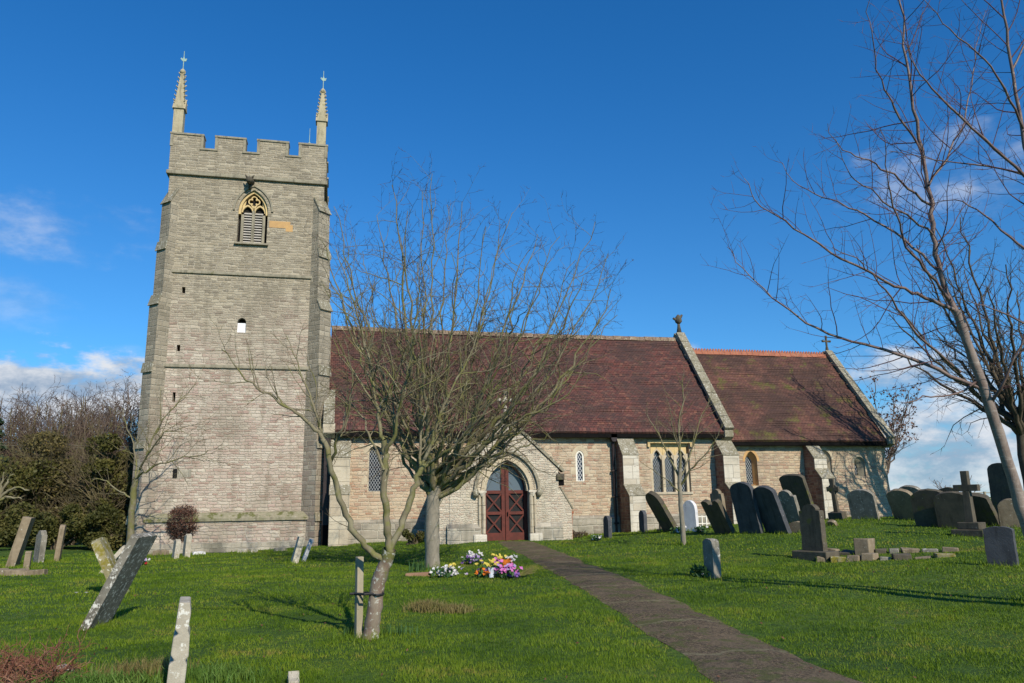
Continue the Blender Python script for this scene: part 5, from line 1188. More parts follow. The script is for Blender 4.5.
# pruned pale branch reaching in at the left edge
T = Tree(17); b = at(-40, 566, 24.5); b[2] = gz(b[0], b[1])
def w24(px, py, dz=0): return at(px, py, 24.5+dz)
T.limb('t', [b-np.array([0, 0, .2]), w24(-36, 535), w24(-22, 512), w24(-6, 502)], .11, .08, 7)
for pts in ([(-6, 502), (2, 492), (8, 480), (13, 474)], [(-6, 504), (6, 492), (18, 487), (28, 490)], [(-4, 503), (4, 497), (14, 498), (22, 499)], [(0, 496), (2, 484), (4, 472)], [(-22, 512), (-12, 490), (-2, 470)]):
    C, rd = T.limb('l', [w24(*p_) for p_ in pts], .055, .02, 6, wob=.02); T.children(['l', 'l', 'c'], C, rd, .9, 1, dict(PC, max=2, rmin=.009, lmax=.5), t0=.3, dens=3, ratio=.45)
T.build('pruned_tree', 'pale pruned tree reaching in at the left edge of the photo', 'tree', {'t': M['bark_grey'], 'l': M['bark_moss'], 'c': M['twig_olive']}, NM, b)
# overhead wires left of the tower
p0 = at(-160, 437, 30); p1 = at(110, 444, 40); p2 = p1+(p1-p0)*1.3
f = MB()
for o_ in (0, .12):
    t_ = np.linspace(0, 1, 24)[:, None]; P = p0*(1-t_)+p2*t_; P[:, 2] += (t_[:, 0]*(1-t_[:, 0]))*-1.0+o_; f.tube(P, .011, 4)
tag(f.build('overhead_wire', M['hs_grey']), 'pair of thin overhead wires crossing in front of the left hand wood', 'wire')

# ------------------------------------------------------------------ headstones
HG = 'headstones in the churchyard'
def outline(kind, w, h):
    a = w/2; p = [(-a, -.35), (a, -.35)]
    def arc(cx, cz, r, a0, a1, n=8): return [(cx+r*math.cos(R(a0+(a1-a0)*i/n)), cz+r*math.sin(R(a0+(a1-a0)*i/n))) for i in range(n+1)]
    if kind == 'round': return p+[(x, z) for x, z in [(a*math.cos(t), h-a*.55+a*.55*math.sin(t)) for t in np.linspace(0, math.pi, 17)]]
    if kind == 'semi': return p+[(a*math.cos(t), h-a+a*math.sin(t)) for t in np.linspace(0, math.pi, 17)]
    if kind == 'low': return p+[(a*math.cos(t), h-a*.28+a*.28*math.sin(t)) for t in np.linspace(0, math.pi, 13)]
    if kind == 'shoulder': r = a*.66; return p+[(a, h-r*.9), (a*.93, h-r*.78), (r, h-r*.78)]+[(r*math.cos(t), h-r*.75+r*.75*math.sin(t)) for t in np.linspace(0.12, math.pi-.12, 13)]+[(-r, h-r*.78), (-a*.93, h-r*.78), (-a, h-r*.9)]
    if kind == 'ogee': # twin scrolls with a notch
        s_ = [(a, h-.16*w), (a*.95, h-.05*w), (a*.70, h), (a*.45, h-.05*w), (a*.32, h-.13*w), (a*.16, h-.04*w), (0, h+.02*w)]
        return p+s_+[(-x, z) for x, z in s_[-2::-1]]
    if kind == 'gothic': return p+arch_pts(0, 0, h-a*1.2, h, a, 8)[2:]
    if kind == 'notch': return p+[(a, h-.05), (a*.72, h), (a*.3, h-.05), (a*.08, h-.18), (-a*.25, h-.16), (-a*.4, h-.02), (-a*.8, h), (-a, h-.08)]
    if kind == 'flat': return p+[(a, h-.02), (a*.94, h), (-a*.94, h), (-a, h-.02)]
    if kind == 'broken': return p+[(a, h-.10), (a*.7, h-.03), (a*.3, h-.06), (-a*.1, h+.02), (-a*.6, h-.03), (-a, h-.05)]
def rough(pts, seed):
    rr = random.Random(seed); out = []
    for (a, b), (c, d) in zip(pts, pts[1:]+pts[:1]):
        L = math.hypot(c-a, d-b); k = max(1, int(L/.09))
        for i in range(k): out.append((a+(c-a)*i/k+rr.uniform(-.007, .007), b+(d-b)*i/k+rr.uniform(-.007, .007)))
    return out
def stone_mesh(kind, w, h, t):
    mb = MB(); mb.prism(rough(outline(kind, w, h), w*h), -t/2, t/2, lambda u, v, w_: (u, w_, v)); return mb
def headstone(px, py, z, kind, w, h, t, lean, mat, label, yaw=90, side=0, name='headstone', plinth=None, slope=None):
    p = at(px, py, z); zz = gz(p[0], p[1])
    if px > 580: yaw = 180-yaw; w *= .86
    mb = stone_mesh(kind, w, h, t)
    if plinth is None:
        o = mb.build(name, M[mat], bevel=.014); o.location = (p[0], p[1], zz); o.rotation_euler = (R(lean), R(side), R(yaw)); tag(o, label, 'headstone', HG); return o
    root = tag(empty(name, (p[0], p[1], zz), (R(lean), R(side), R(yaw))), label, 'headstone', HG)
    mb = MB(); o2 = [(u, max(v, 0)+plinth[1]-.001) for u, v in rough(outline(kind, w, h-plinth[1]), 5)]; mb.prism(o2, -t/2, t/2, lambda u, v, w_: (u, w_, v)); mb.build('slab', M[mat], root, local=True, bevel=.014)
    b = MB(); b.box(-plinth[0]/2, plinth[0]/2, -plinth[2]/2, plinth[2]/2, -.3, plinth[1]); b.build('base', M[plinth[3]], root, local=True, bevel=.02)
    return root
# rotation about the stone's own width axis: negative leans its top west (left), positive east (right)
headstone(608, 540, 28.2, 'semi', .48, .80, .14, 0, 'hs_slate', 'small dark upright headstone close to the wall, right of the porch', 84)
headstone(643.5, 531.5, 29.0, 'semi', .46, .82, .14, 0, 'hs_slate', 'small dark upright headstone at the foot of the buttress by the downpipe', 84)
headstone(672, 531, 27.5, 'semi', 1.0, 1.62, .16, -31, 'hs_dark', 'dark round topped headstone leaning steeply left, left of the sapling', 82)
headstone(692, 531, 27.0, 'gothic', .62, 1.05, .15, -3, 'hs_white', 'pale pointed white marble headstone just right of the sapling', 62)
headstone(726, 534, 25.0, 'notch', 1.05, 1.22, .15, -27, 'hs_dark', 'mossy headstone with a notched top leaning left, left end of the dark row', 80)
headstone(722, 531, 27.0, 'shoulder', .70, 1.35, .13, -6, 'hs_brown', 'brown headstone showing a lit edge behind the notched one', 78)
headstone(752, 533, 24.0, 'round', 1.0, 1.60, .15, -13, 'hs_slate', 'tall bluish dark headstone leaning slightly left, left of the pair in the dark row', 72)
headstone(779, 533.5, 23.5, 'round', 1.05, 1.52, .15, -22, 'hs_slate', 'tall dark headstone leaning left, right one of the pair in the dark row', 76)
headstone(793, 521, 26.0, 'shoulder', .86, 1.15, .14, -17, 'hs_grey', 'headstone with white edged shoulders behind the dark pair', 70)
headstone(806, 524, 28.0, 'low', 1.15, 1.75, .16, -22, 'hs_dark', 'broad dark headstone behind the white edged one, below the chancel buttress', 68)
headstone(798, 533, 23.2, 'round', .55, .34, .15, -5, 'hs_brown', 'low stub of a headstone behind the foreground headstone on a base', 60)
headstone(816, 560, 18.2, 'shoulder', .66, 1.28, .17, -1, 'hs_dark', 'dark upright headstone on a stepped base beside the ruined kerb', 70, plinth=(.95, .2, .50, 'hs_dark'))
headstone(866, 519, 26.0, 'round', 1.05, 1.02, .15, -15, 'hs_grey', 'grey headstone with a white lit edge in front of the small round headed window', 62)
headstone(909, 519.5, 25.5, 'round', 1.0, 1.10, .15, -26, 'hs_brown', 'leaning headstone just right of the chancel corner', 70)
headstone(919, 519, 27.0, 'round', 1.0, 1.22, .14, -24, 'hs_grey', 'leaning headstone directly behind the one at the chancel corner', 70)
headstone(936, 529, 23.0, 'round', 1.2, 1.15, .17, -16, 'hs_dark', 'broad dark headstone left in the cluster behind the stone cross', 60)
headstone(958, 531, 22.4, 'round', 1.1, 1.10, .16, -17, 'hs_dark', 'broad dark headstone right in the cluster behind the stone cross', 58)
headstone(984, 531, 22.6, 'low', 1.2, 1.1, .16, -33, 'hs_dark', 'dark slab leaning far over behind the right arm of the stone cross', 72)
headstone(953, 521, 29.0, 'round', .9, 1.15, .15, -8, 'hs_dark', 'dark headstone top showing behind the cluster', 66)
headstone(1003, 563, 14.6, 'low', .58, .72, .13, -1, 'hs_slate', 'smooth blue grey headstone at the right edge, nearest to the cherry trunk', 60)
headstone(1008, 523, 25.0, 'round', .95, 1.85, .2, 0, 'hs_dark', 'tall dark round topped headstone behind the cherry trunk', 84)
headstone(1016, 522, 22.0, 'round', .9, .8, .16, -8, 'hs_brown', 'small brownish headstone partly behind the cherry trunk', 50)
headstone(983, 512, 31.0, 'gothic', .6, .95, .15, 0, 'hs_slate', 'small upright dark headstone far behind the arm of the cross', 40)
headstone(967, 506, 34.0, 'gothic', .55, 1.0, .15, 0, 'hs_dark', 'tiny dark headstone on the skyline left of the stone cross', 40)
headstone(713, 576.5, 15.2, 'round', .40, .74, .17, 0, 'hs_grey', 'small slate headstone with a lit edge standing alone beside the path', 84)
headstone(833, 527, 24.5, 'round', .35, .18, .12, -35, 'hs_brown', 'fallen low stone stub right of the foreground headstone', 70)
# left side
headstone(95, 627, 10.8, 'flat', .66, 1.36, .11, 25.5, 'hs_lean', 'tall slab leaning steeply right with white lichen on its edge, in the left foreground', 80)
headstone(122, 594, 14.3, 'low', .55, 1.12, .16, -26, 'hs_moss', 'mossy yellow slab leaning left, crossing behind the tall leaning slab', 92)
headstone(104, 562, 19.5, 'semi', .7, .80, .10, 36, 'hs_pale', 'pale round topped headstone behind the crossed slabs', 95)
headstone(12, 566, 22.0, 'flat', .75, 1.42, .22, 12, 'hs_brown', 'brown slab leaning right at the far left, on a kerb', 100)
headstone(38, 563, 24.0, 'shoulder', .50, .98, .16, 2, 'hs_grey', 'upright greyish headstone, second from the far left', 125)
headstone(57, 561, 25.0, 'round', .42, 1.15, .15, 4, 'hs_brown', 'narrow brown headstone, third from the far left', 100)
headstone(26, 573, 20.6, 'round', .22, .46, .14, 2, 'hs_brown', 'little stub of stone at the corner of the far left kerb', 100)
headstone(175, 560, 26.5, 'broken', .45, .62, .16, 4, 'hs_pale', 'short pale weathered stone left of the pair under the round shrub', 110)
headstone(186, 557, 27.3, 'broken', .45, .80, .18, 2, 'hs_pale', 'taller pale weathered stone right of the pair under the round shrub', 110)
headstone(294, 566, 22.3, 'flat', .50, .74, .17, 14, 'hs_pale', 'left one of two pale tilted slabs near the corner of the tower', 98)
headstone(303, 563, 22.9, 'flat', .50, .70, .10, 19, 'hs_white', 'thinner white one of two tilted slabs near the corner of the tower', 94)
headstone(293, 688, 7.3, 'broken', .3, .10, .1, 0, 'hs_pale', 'tip of a small pale stone at the bottom edge of the photo', 95)
# carved foreground headstone seen from its edge
p = at(173.5, 700, 7.0); p[2] = gz(p[0], p[1])
f = MB(); prof = [(-.07, -.3), (-.07, .30), (-.030, .33), (-.066, .38), (-.062, .54), (-.022, .57), (-.056, .61), (-.05, .86), (.045, .86), (.062, .76), (.055, .60), (.075, .55), (.085, .36), (.06, .33), (.08, .29), (.08, -.3)]
f.prism([(u, v*.93) for u, v in prof], -.27, .27, lambda u, v, w_: (u, w_, v)); o = f.build('headstone', M['hs_pale'], bevel=.012); o.location = tuple(p); o.rotation_euler = (0, R(3), R(9)); tag(o, 'moulded pale headstone seen edge on at the bottom left edge of the photo', 'headstone', HG)
# crosses
def cross(px, py, z, h, arm, w, t, ah, mat, label, yaw, lean=0, steps=((.8, .16, .6), (.55, .18, .4)), ends=None, ring_=None):
    q = at(px, py, z); root = tag(empty('stone_cross', (q[0], q[1], gz(q[0], q[1])), (R(lean), 0, R(yaw))), label, 'stone cross'); zz = -.2; 
    b = MB(); z0 = -.2
    for (sw, sh, sd) in steps: b = MB(); top = max(z0, 0)+sh; b.box(-sw/2, sw/2, -sd/2, sd/2, z0, top); b.build('step', M[mat], root, local=True, bevel=.02); z0 = top+.001
    b = MB(); b.add([(-w*.62, -t*.62, z0), (w*.62, -t*.62, z0), (w*.62, t*.62, z0), (-w*.62, t*.62, z0), (-w*.5, -t*.5, ah-w/2), (w*.5, -t*.5, ah-w/2), (w*.5, t*.5, ah-w/2), (-w*.5, t*.5, ah-w/2)], [(0, 3, 2, 1), (4, 5, 6, 7), (0, 1, 5, 4), (1, 2, 6, 5), (2, 3, 7, 6), (3, 0, 4, 7)])
    b.build('shaft', M[mat], root, local=True, bevel=.008)
    b = MB(); a = arm/2; e = ends or w
    b.prism([(-w/2, ah-w/2+.001), (w/2, ah-w/2+.001), (a, ah-e/2), (a, ah+e/2), (w/2, ah+w/2), (e/2, h), (-e/2, h), (-w/2, ah+w/2), (-a, ah+e/2), (-a, ah-e/2)], -t/2, t/2, lambda u, v, w_: (u, w_, v)); b.build('cross_head', M[mat], root, local=True, bevel=.01)
    if ring_:
        b = MB(); qi = [(ring_*.72*math.cos(x), ah+ring_*.72*math.sin(x)) for x in np.linspace(0, 2*math.pi, 21)[:-1]]; qo = [(ring_*math.cos(x), ah+ring_*math.sin(x)) for x in np.linspace(0, 2*math.pi, 21)[:-1]]; ring(b, qi, qo, -t*.3, t*.3, True); b.build('ring', M[mat], root, local=True)
cross(973, 537, 20.0, 1.66, .62, .17, .15, 1.22, 'hs_dark', 'large dark grey Latin cross on a stepped base left of the cherry trunk', 112)
cross(838, 519, 27.0, 1.42, .44, .13, .12, 1.06, 'hs_dark', 'slim dark cross leaning slightly in front of the chancel wall', 118, -8, steps=((.5, .26, .4),), ends=.17, ring_=.17)
# small dark cross-like marker left of the sapling
cross(661, 532, 28.4, .56, .26, .09, .08, .40, 'hs_dark', 'tiny dark marker in front of the wall beneath the leaning headstone', 20, steps=((.25, .08, .2),))
# ruined kerb tomb
q0 = on_ground(850, 560); rr = random.Random(3)
kroot = tag(empty('kerbed_grave', (q0[0], q0[1], gz(q0[0], q0[1]))), 'low ruined grave kerb of lichened rubble with a square block', 'grave')
pA, pB_ = on_ground(808, 561), on_ground(950, 556); dv = (pB_-pA); L = np.linalg.norm(dv[:2]); dv = dv[:2]/L; nv = np.array([-dv[1], dv[0]]); 
def blockat(c, sx, sy, z0, z1, ang, name, mat):
    f = MB(); ca, sa = math.cos(ang), math.sin(ang); vs = []
    for zz in (z0, z1):
        for (a, b_) in ((-1, -1), (1, -1), (1, 1), (-1, 1)): 
            j = rr.uniform(.72, 1.05); x = a*sx/2*j; y = b_*sy/2*j; vs.append((c[0]+x*ca-y*sa, c[1]+x*sa+y*ca, gz(c[0], c[1])+zz+rr.uniform(-.035, .03)*(zz > 0)))
    f.add(vs, [(0, 3, 2, 1), (4, 5, 6, 7), (0, 1, 5, 4), (1, 2, 6, 5), (2, 3, 7, 6), (3, 0, 4, 7)]); f.build(name, M[mat], kroot, bevel=.02)
s_ = .2; ang0 = math.atan2(dv[1], dv[0])
while s_ < L:
    ln = rr.uniform(.22, .42)
    blockat(pA[:2]+dv*(s_+ln/2), ln, rr.uniform(.28, .5), -.1, rr.uniform(.08, .17)*(1-.45*s_/L), ang0+rr.uniform(-.25, .25), 'kerb_stone', rr.choice(['hs_brown', 'hs_grey', 'hs_moss', 'hs_dark']))
    blockat(pA[:2]+dv*(s_+ln/2+.1)+nv*1.0, ln, rr.uniform(.25, .4), -.1, rr.uniform(.06, .16)*(1-.3*s_/L), ang0+rr.uniform(-.3, .3), 'kerb_stone', rr.choice(['hs_brown', 'hs_dark', 'hs_grey'])); s_ += ln+.02
for q in (.35, .7): blockat(pA[:2]+dv*.05+nv*q, .2, .3, -.1, .16, ang0, 'kerb_stone', 'hs_dark')
rb = pA[:2]+dv*L*.5+nv*.5
cblk = on_ground(865, 556); blockat(cblk[:2]+nv*.25, .40, .36, -.1, .36, .5, 'block', 'hs_brown')
# kerb of the far left grave
q0 = on_ground(18, 574); kroot = tag(empty('kerbed_grave', (q0[0], q0[1], gz(q0[0], q0[1]))), 'low sandy stone kerb around the far left headstones', 'grave')
for px, w_ in ((-14, 1.1), (12, .9), (37, .6)):
    c_ = on_ground(px, 575); blockat(c_[:2], w_*.9, .34, -.1, .13, -.1, 'kerb_stone', 'hs_brown')
# broken pieces along the foot of the tower
for i, (px, py, w_, h_, mt, lb) in enumerate([(198, 557, .5, .1, 'hs_white', 'flat white stone lying beside the pale pair of stones'), (243, 549, .4, .14, 'hs_pale', 'left one of two small pale stones lying at the middle of the tower foot'), (253, 549, .3, .16, 'hs_pale', 'right one of two small pale stones lying at the middle of the tower foot'), (280, 547, .5, .13, 'hs_grey', 'flat grey stone lying at the tower foot near its right corner'), (160, 555, .6, .18, 'hs_brown', 'low brown stone lying at the left foot of the tower')]):
    c_ = at(px, py, 28.5); zz = gz(c_[0], c_[1]); f = MB(); rr2 = random.Random(i)
    f.prism([(-w_/2, -.1), (w_/2, -.1), (w_/2*.9, h_*.8), (w_*.2, h_), (-w_*.35, h_*.9)], -.14, .14, lambda u, v, w2: (u, w2, v)); o = f.build('loose_stone', M[mt], bevel=.02); o.location = (c_[0], c_[1], zz); o.rotation_euler = (0, 0, R(rr2.uniform(-30, 30))); tag(o, lb, 'stone', 'loose stones at the foot of the tower')
# brown board and terracotta pipe
c_ = on_ground(418, 576); f = MB(); f.box(-.27, .27, -.10, .10, -.03, .07); o = f.build('wooden_board', M['wood_slab'], bevel=.01); o.location = tuple(c_); o.rotation_euler = (0, R(-2), R(-12)); tag(o, 'short brown board lying in the grass at the foot of the bare tree', 'board')
f = MB(); c_ = at(570, 538, 29.2); c_[2] = gz(c_[0], c_[1]); f.tube([(0, 0, .55), (0, 0, .95), (0, 0, .96), (0, 0, 1.04)], [.11, .13, .17, .17], 12); f.tube([(0, 0, -.1), (0, 0, .551)], [.12, .10], 10); o = f.build('terracotta_pot', M['terracotta']); o.location = tuple(c_); tag(o, 'tall red terracotta pot standing against the wall beside the porch buttress', 'pot')
# stake and tie
p = at(358.5, 634, 9.6); p[2] = gz(p[0], p[1])
f = MB(); f.box(-.042, .042, -.042, .042, -.3, .97); o = f.build('wooden_stake', M['timber'], bevel=.008); o.location = tuple(p); o.rotation_euler = (0, R(-.6), R(20)); tag(o, 'square weathered wooden stake beside the young tree', 'stake')
f = MB(); z_ = gz(p[0], p[1])+.50; cT = at(373.5, 594, 9.57); pts = []
a0 = np.array([p[0], p[1], cT[2]]); b0 = np.array([cT[0], cT[1], cT[2]])
for t_ in np.linspace(0, 2*math.pi, 25)[:-1]:
    cc_ = b0 if math.cos(t_) > 0 else a0; r_ = .125 if math.cos(t_) > 0 else .065; pts.append(cc_+np.array([math.cos(t_)*r_, math.sin(t_)*r_, 0]))
pts.append(pts[0]); f.tube(pts, .014, 5, cap=False); f.tube([a0+np.array([-.12, -.05, 0]), a0+np.array([-.06, -.06, 0]), b0+np.array([-.11, -.08, .01]), b0+np.array([.12, -.06, .02])], .016, 5)
tag(f.build('tree_tie', M['rubber']), 'black rubber strap tying the young tree to its stake', 'strap')
# flowers
def flowers(px, py, label, blooms, green=True, w_=.35, hh=.25, paper=None, straw=False, seed=0):
    c_ = on_ground(px, py); rr = np.random.default_rng(seed); root = tag(empty('flower_bunch', tuple(c_)), label, 'flowers', 'flowers laid in the grass')
    n = 160; P = c_+np.stack([rr.normal(0, w_*.4, n), rr.normal(0, .12, n), rr.uniform(.01, hh*.75, n)], 1); scatter_leaves('foliage', P, .055, M['leaf_green'], root, c_, rr, aspect=2.2)
    for mt, k, dx_, dz_, sp, sz in blooms:
        Vb, Fb = [], []
        for _ in range(k):
            ctr = c_+np.array([dx_+rr.normal(0, sp), rr.normal(-.04, .09), max(.05, dz_+rr.normal(0, sp*.45))]); nrm = np.array([rr.normal(0, .5), -.8+rr.normal(0, .4), .8]); nrm /= np.linalg.norm(nrm); ax = np.cross(nrm, [1, 0, .1]); ax /= np.linalg.norm(ax); ay = np.cross(nrm, ax)
            for m_i in range(7):
                a = 2*math.pi*m_i/7; d1 = ax*math.cos(a)+ay*math.sin(a); d2 = -ax*math.sin(a)+ay*math.cos(a); s1 = sz*rr.uniform(.8, 1.2); b0_ = len(Vb)
                Vb += [ctr-nrm*.004, ctr+d1*s1*.6+d2*s1*.32+nrm*s1*.25, ctr+d1*s1+nrm*s1*.15, ctr+d1*s1*.6-d2*s1*.32+nrm*s1*.25]; Fb.append((b0_, b0_+1, b0_+2, b0_+3))
        np_mesh('blooms', np.array(Vb), np.array(Fb), M[mt], root, loc=tuple(c_), smooth=False)
    if paper:
        f = MB(); f.tube([tuple(c_+np.array([paper, -.16, .0])), tuple(c_+np.array([paper, -.15, .10])), tuple(c_+np.array([paper, -.14, .20]))], [.05, .055, .085], 9); f.build('wrapping', M['paper'], root, loc=tuple(c_))
    if straw:
        Vs = []
        for _ in range(60):
            q = c_+np.array([.22+rr.uniform(0, .1), rr.normal(0, .04), .04]); e = q+np.array([rr.uniform(.15, .42), rr.normal(0, .08), rr.uniform(.04, .26)]); Vs += [q, q+np.array([0, 0, .012]), e]
        np_mesh('dry_stems', np.array(Vs), np.arange(len(Vs)).reshape(-1, 3), M['straw'], root, loc=tuple(c_), smooth=False)
flowers(447, 577, 'bunch of small white flowers with a few yellow ones, left of the flower groups', [('p_white', 75, 0, .10, .15, .035), ('p_yellow', 14, .10, .25, .05, .03), ('p_lilac', 12, .05, .07, .18, .03)], w_=.34, seed=1)
flowers(473, 564, 'small round bunch of lilac, purple and white flowers, farthest back', [('p_lilac', 26, 0, .16, .10, .04), ('p_purple', 26, 0, .12, .11, .04), ('p_white', 20, 0, .24, .12, .04)], w_=.28, seed=2)
flowers(489, 577, 'bunch of orange, yellow and dark flowers in pale wrapping', [('p_yellow', 18, .02, .30, .12, .045), ('p_orange', 14, -.14, .14, .06, .05), ('p_purple', 16, -.05, .14, .08, .04), ('p_white', 10, .05, .1, .1, .03)], w_=.3, hh=.34, paper=.02, seed=3)
flowers(501, 573, 'bunch of bright orange and pink flowers between the two largest bunches', [('p_orange', 34, .06, .22, .08, .055), ('p_pink', 14, -.10, .26, .06, .05), ('p_yellow', 12, -.06, .34, .07, .04), ('p_white', 14, .24, .34, .08, .04)], w_=.3, hh=.34, seed=4)
flowers(509, 578, 'bunch of pink and purple flowers with dry stems sticking out to the right', [('p_pink', 44, -.02, .17, .09, .05), ('p_purple', 24, .08, .07, .10, .04), ('p_lilac', 14, -.06, .22, .1, .04)], w_=.26, straw=True, seed=5)
flowers(137, 565, 'small bunch of white and red flowers beside the crossed slabs', [('p_white', 30, 0, .12, .12, .05), ('p_red', 10, .06, .08, .1, .05), ('p_lilac', 10, 0, .16, .1, .05)], w_=.3, seed=6)
flowers(701, 576, 'dark green pot plant lying left of the lone slate headstone', [('p_white', 5, .1, .05, .05, .03)], w_=.22, seed=7)
flowers(678, 533, 'small white flowers at the foot of the steeply leaning headstone', [('p_white', 16, 0, .1, .1, .05)], w_=.2, seed=8)
flowers(700, 532.5, 'small white flowers at the foot of the white marble headstone', [('p_white', 16, 0, .1, .12, .05)], w_=.2, seed=9)
flowers(597, 541, 'small white flowers left of the dark headstone by the porch', [('p_white', 14, 0, .1, .1, .05)], w_=.2, seed=10)
flowers(634, 532, 'small dark red flowers at the foot of the buttress', [('p_red', 40, 0, .25, .12, .05)], w_=.3, hh=.45, seed=11)
# tussocks and weeds
def tussock(name, px, py, label, n, w_, d_, h_, mt, seed, lean=.5, kind=None, wd=.012, cat='plant', group=None):
    c_ = on_ground(px, py); rr = np.random.default_rng(seed); x = c_[0]+rr.normal(0, w_*.45, n); y = c_[1]+rr.normal(0, d_*.45, n); z = hgt(x, y); a = rr.uniform(0, 2*math.pi, n); h = h_*rr.uniform(.4, 1.1, n)
    b0_ = np.stack([x-np.cos(a)*wd/2, y-np.sin(a)*wd/2, z-.01], 1); b1_ = np.stack([x+np.cos(a)*wd/2, y+np.sin(a)*wd/2, z-.01], 1); la = rr.uniform(0, 2*math.pi, n); ll = rr.uniform(.1, 1, n)*lean*h
    m1 = np.stack([x+np.cos(la)*ll*.35+np.cos(a)*wd*.4, y+np.sin(la)*ll*.35+np.sin(a)*wd*.4, z+h*.6], 1); m0 = m1-np.stack([np.cos(a)*wd*.8, np.sin(a)*wd*.8, 0*a], 1)
    tp = np.stack([x+np.cos(la)*ll, y+np.sin(la)*ll, z+h], 1); tp2 = tp+np.stack([0*a, 0*a, 0*a+.002], 1)
    V_ = np.stack([b0_, b1_, m1, m0, tp, tp2], 1).reshape(-1, 3); i = np.arange(n)[:, None]*6; F_ = np.concatenate([i+np.array([[0, 1, 2, 3]]), i+np.array([[3, 2, 4, 5]])])
    o = np_mesh(name, V_, F_, M[mt], loc=tuple(c_), smooth=False); tag(o, label, cat, group, kind); return o
tussock('tussock', 428, 610, 'left clump of rough yellowish grass in front of the flowers', 900, .30, .35, .15, 'straw', 1, .9, group='rough tussocks in front of the flowers')
tussock('tussock', 456, 612, 'right clump of rough yellowish grass in front of the flowers', 700, .28, .3, .12, 'straw', 2, .9, group='rough tussocks in front of the flowers')
tussock('daffodil_leaves', 392, 634, 'blue green daffodil leaves at the foot of the young tree', 90, .35, .12, .14, 'leaf_green', 3, .3)
tussock('daffodil_leaves', 420, 571, 'green daffodil leaves at the left foot of the broad bare tree', 60, .3, .15, .30, 'leaf_green', 4, .3, wd=.02)
tussock('daffodil_leaves', 350, 634, 'few green leaves left of the wooden stake', 40, .12, .1, .12, 'leaf_green', 5, .3)
# dead stems and weeds, bottom left
c_ = on_ground(8, 690); c_[2] = gz(c_[0], c_[1]); T = Tree(41); rr = T.r
for _ in range(150):
    q = c_+np.array([rr.normal(0, .30), rr.normal(0, .26), 0]); q[2] = gz(q[0], q[1])-.03; d_ = np.array([rr.normal(.1, .75), rr.normal(0, .6), 1.0])
    T.branch(['l', 'c', 'c'], q, d_, rr.uniform(.30, .62), .009, 0, dict(seg=[.06, .04], up=[-.12, -.05], wander=.24, tip=.4, max=2, dens=[9, 14, 16], ratio=[.5, .5, .5], ang=(25, 75), rmin=.0032, rl=.014, lmax=.24))
T.build('dead_stem_clump', 'tangled clump of red brown dead stems in the bottom left corner', 'plant', {'l': M['dead'], 'c': M['dead']}, {'l': 'stems', 'c': 'twigs'}, c_)
tussock('weeds', 42, 690, 'bright green leafy weeds under the dead stems, bottom left', 900, .45, .3, .14, 'weed', 7, 1.3, wd=.03)
tussock('weeds', 95, 690, 'taller ragged green weeds right of the dead stems', 1100, .6, .25, .15, 'weed', 8, .8, wd=.014)
tussock('weeds', 140, 676, 'thin tall weeds just left of the edge on headstone', 700, .45, .25, .17, 'straw', 9, .6, wd=.008)
tussock('weeds', 215, 680, 'straggly weeds right of the edge on headstone', 700, .5, .3, .14, 'weed', 10, .7, wd=.009)
c_ = on_ground(62, 678); f = MB(); f.prism([(-.11, -.05), (.09, -.05), (.12, .06), (.02, .12), (-.09, .09)], -.08, .08, lambda u, v, w_: (u, w_, v)); o = f.build('loose_stone', M['hs_pale'], bevel=.02); o.location = tuple(c_); o.rotation_euler = (.2, .1, .5); tag(o, 'small pale stone lying among the weeds at the bottom left', 'stone')
# low white railing by the wall, and the boundary fence on the skyline
c_ = at(707, 532, 29.5); c_[2] = gz(c_[0], c_[1]); rail = tag(empty('grave_railing', tuple(c_)), 'low pale railing around a grave behind the notched headstone', 'railing')
f = MB(); f.box(-.75, .75, -.02, .02, .36, .40); f.box(-.75, .75, -.02, .02, .10, .14); f.build('rail', M['white_surround'], rail, local=True)
for i in range(9): f = MB(); x = -.72+i*.18; f.box(x-.025, x+.025, -.03, .03, -.05, .42); f.build('post', M['white_surround'], rail, local=True)
pA = at(890, 512, 44); pB_ = at(1045, 508, 44); fr = tag(empty('post_and_rail_fence', (pA[0], pA[1], gz(pA[0], pA[1]))), 'thin wire and post fence on the skyline right of the chancel', 'fence')
for k in range(9):
    q = pA+(pB_-pA)*k/8; zz = gz(q[0], q[1]); f = MB(); f.box(q[0]-.05, q[0]+.05, q[1]-.05, q[1]+.05, zz-.2, zz+1.25); f.build('post', M['timber'], fr)
for zr in (.5, .85, 1.18):
    f = MB(); f.tube([(pA+(pB_-pA)*k/8)*np.array([1, 1, 0])+np.array([0, 0, gz(*(pA+(pB_-pA)*k/8)[:2])+zr]) for k in range(9)], .022, 4); f.build('rail', M['timber'], fr)
# daisies
rr = np.random.default_rng(77)
for i, (px, py) in enumerate([(76, 596), (86, 596)]):
    c_ = on_ground(px, py); Vb, Fb = [], []
    for m_i in range(8):
        a = 2*math.pi*m_i/8; b0_ = len(Vb); Vb += [c_+np.array([0, 0, .05]), c_+np.array([math.cos(a-.25)*.03, math.sin(a-.25)*.03-.0, .065]), c_+np.array([math.cos(a)*.04, math.sin(a)*.04, .07]), c_+np.array([math.cos(a+.25)*.03, math.sin(a+.25)*.03, .065])]; Fb.append((b0_, b0_+1, b0_+2, b0_+3))
    o = np_mesh('daisy', np.array(Vb), np.array(Fb), M['p_white'], loc=tuple(c_), smooth=False); tag(o, ['left', 'right'][i]+' one of two tiny white daisies in the grass left of the leaning slab', 'flower', 'daisies')

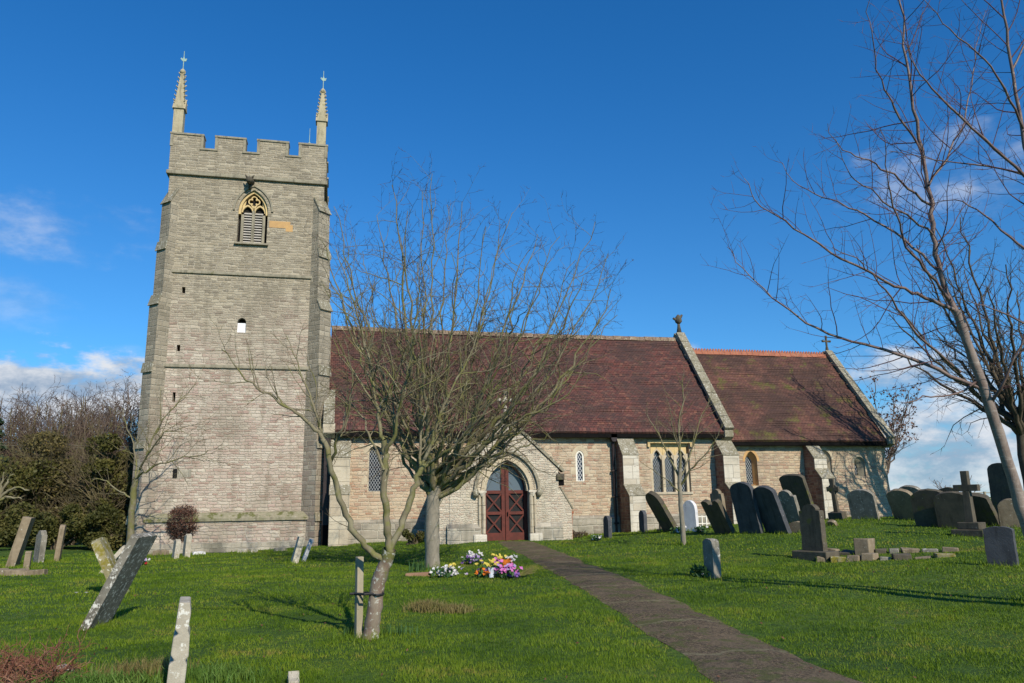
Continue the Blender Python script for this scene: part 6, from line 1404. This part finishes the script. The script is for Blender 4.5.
# longer grass left by the mower round the stones, stake and trees; fallen leaves
bpy.context.view_layer.update()
tuft = []
for o in list(col.objects):
    if o.parent is None and o.get('category') in ('headstone', 'stone cross', 'stake', 'tree', 'grave', 'stone') and o.location.length < 34:
        n = 260 if o.location.length < 13 else 130
        wd = .008 if o.location.length < 13 else .02
        sx, sy = (.16, .42) if o.get('category') == 'headstone' else (.22, .22)
        x = o.location.x+rg.normal(0, sx, n); y = o.location.y+rg.normal(0, sy, n); z = hgt(x, y); h = rg.uniform(.04, .15, n); a = rg.uniform(0, 2*math.pi, n); la = rg.uniform(0, 2*math.pi, n); ln = h*rg.uniform(.1, .9, n)
        tuft.append(np.stack([np.stack([x-np.cos(a)*wd/2, y-np.sin(a)*wd/2, z-.01], 1), np.stack([x+np.cos(a)*wd/2, y+np.sin(a)*wd/2, z-.01], 1), np.stack([x+np.cos(la)*ln, y+np.sin(la)*ln, z+h], 1)], 1).reshape(-1, 3))
for (px, py, n_) in [(rg.uniform(40, 1000), rg.uniform(600, 683), 90) for _ in range(25)] + [(rg.uniform(150, 1000), rg.uniform(560, 600), 60) for _ in range(25)]:
    q = on_ground(px, py)
    if inside_path(np.array([q[0]]), np.array([q[1]]), .1)[0]: continue
    x = q[0]+rg.normal(0, .09, n_); y = q[1]+rg.normal(0, .09, n_); z = hgt(x, y); h = rg.uniform(.03, .08, n_); a = rg.uniform(0, 2*math.pi, n_); la = rg.uniform(0, 2*math.pi, n_); ln = h*rg.uniform(.1, 1.1, n_); wd = .009
    tuft.append(np.stack([np.stack([x-np.cos(a)*wd/2, y-np.sin(a)*wd/2, z-.01], 1), np.stack([x+np.cos(a)*wd/2, y+np.sin(a)*wd/2, z-.01], 1), np.stack([x+np.cos(la)*ln, y+np.sin(la)*ln, z+h], 1)], 1).reshape(-1, 3))
tuft = np.concatenate(tuft); tag(np_mesh('long_grass', tuft, np.arange(len(tuft)).reshape(-1, 3), M['grass'], smooth=False), 'longer tufts of grass round the stones and tree trunks', 'grass', kind='stuff')
n = 1500; rr_ = np.sqrt(rg.uniform(36, 900, n)); th = rg.uniform(YAW-R(38), YAW+R(38), n); x = rr_*np.sin(th); y = rr_*np.cos(th); k = y < 28; x, y = x[k], y[k]
lv = np.stack([x, y, hgt(x, y)+.035], 1); a = rg.uniform(0, 6.28, len(x)); s_ = .018*rg.uniform(.6, 1.3, len(x)); u_ = np.stack([np.cos(a)*s_, np.sin(a)*s_, rg.normal(0, .006, len(x))], 1); v_ = np.stack([-np.sin(a)*s_*.6, np.cos(a)*s_*.6, rg.normal(0, .006, len(x))], 1)
tag(np_mesh('fallen_leaves', np.stack([lv-u_, lv+v_, lv+u_, lv-v_], 1).reshape(-1, 3), np.arange(4*len(x)).reshape(-1, 4), M['dead_leaf'], smooth=False), 'small brown leaves scattered over the grass and path', 'leaves', kind='stuff')
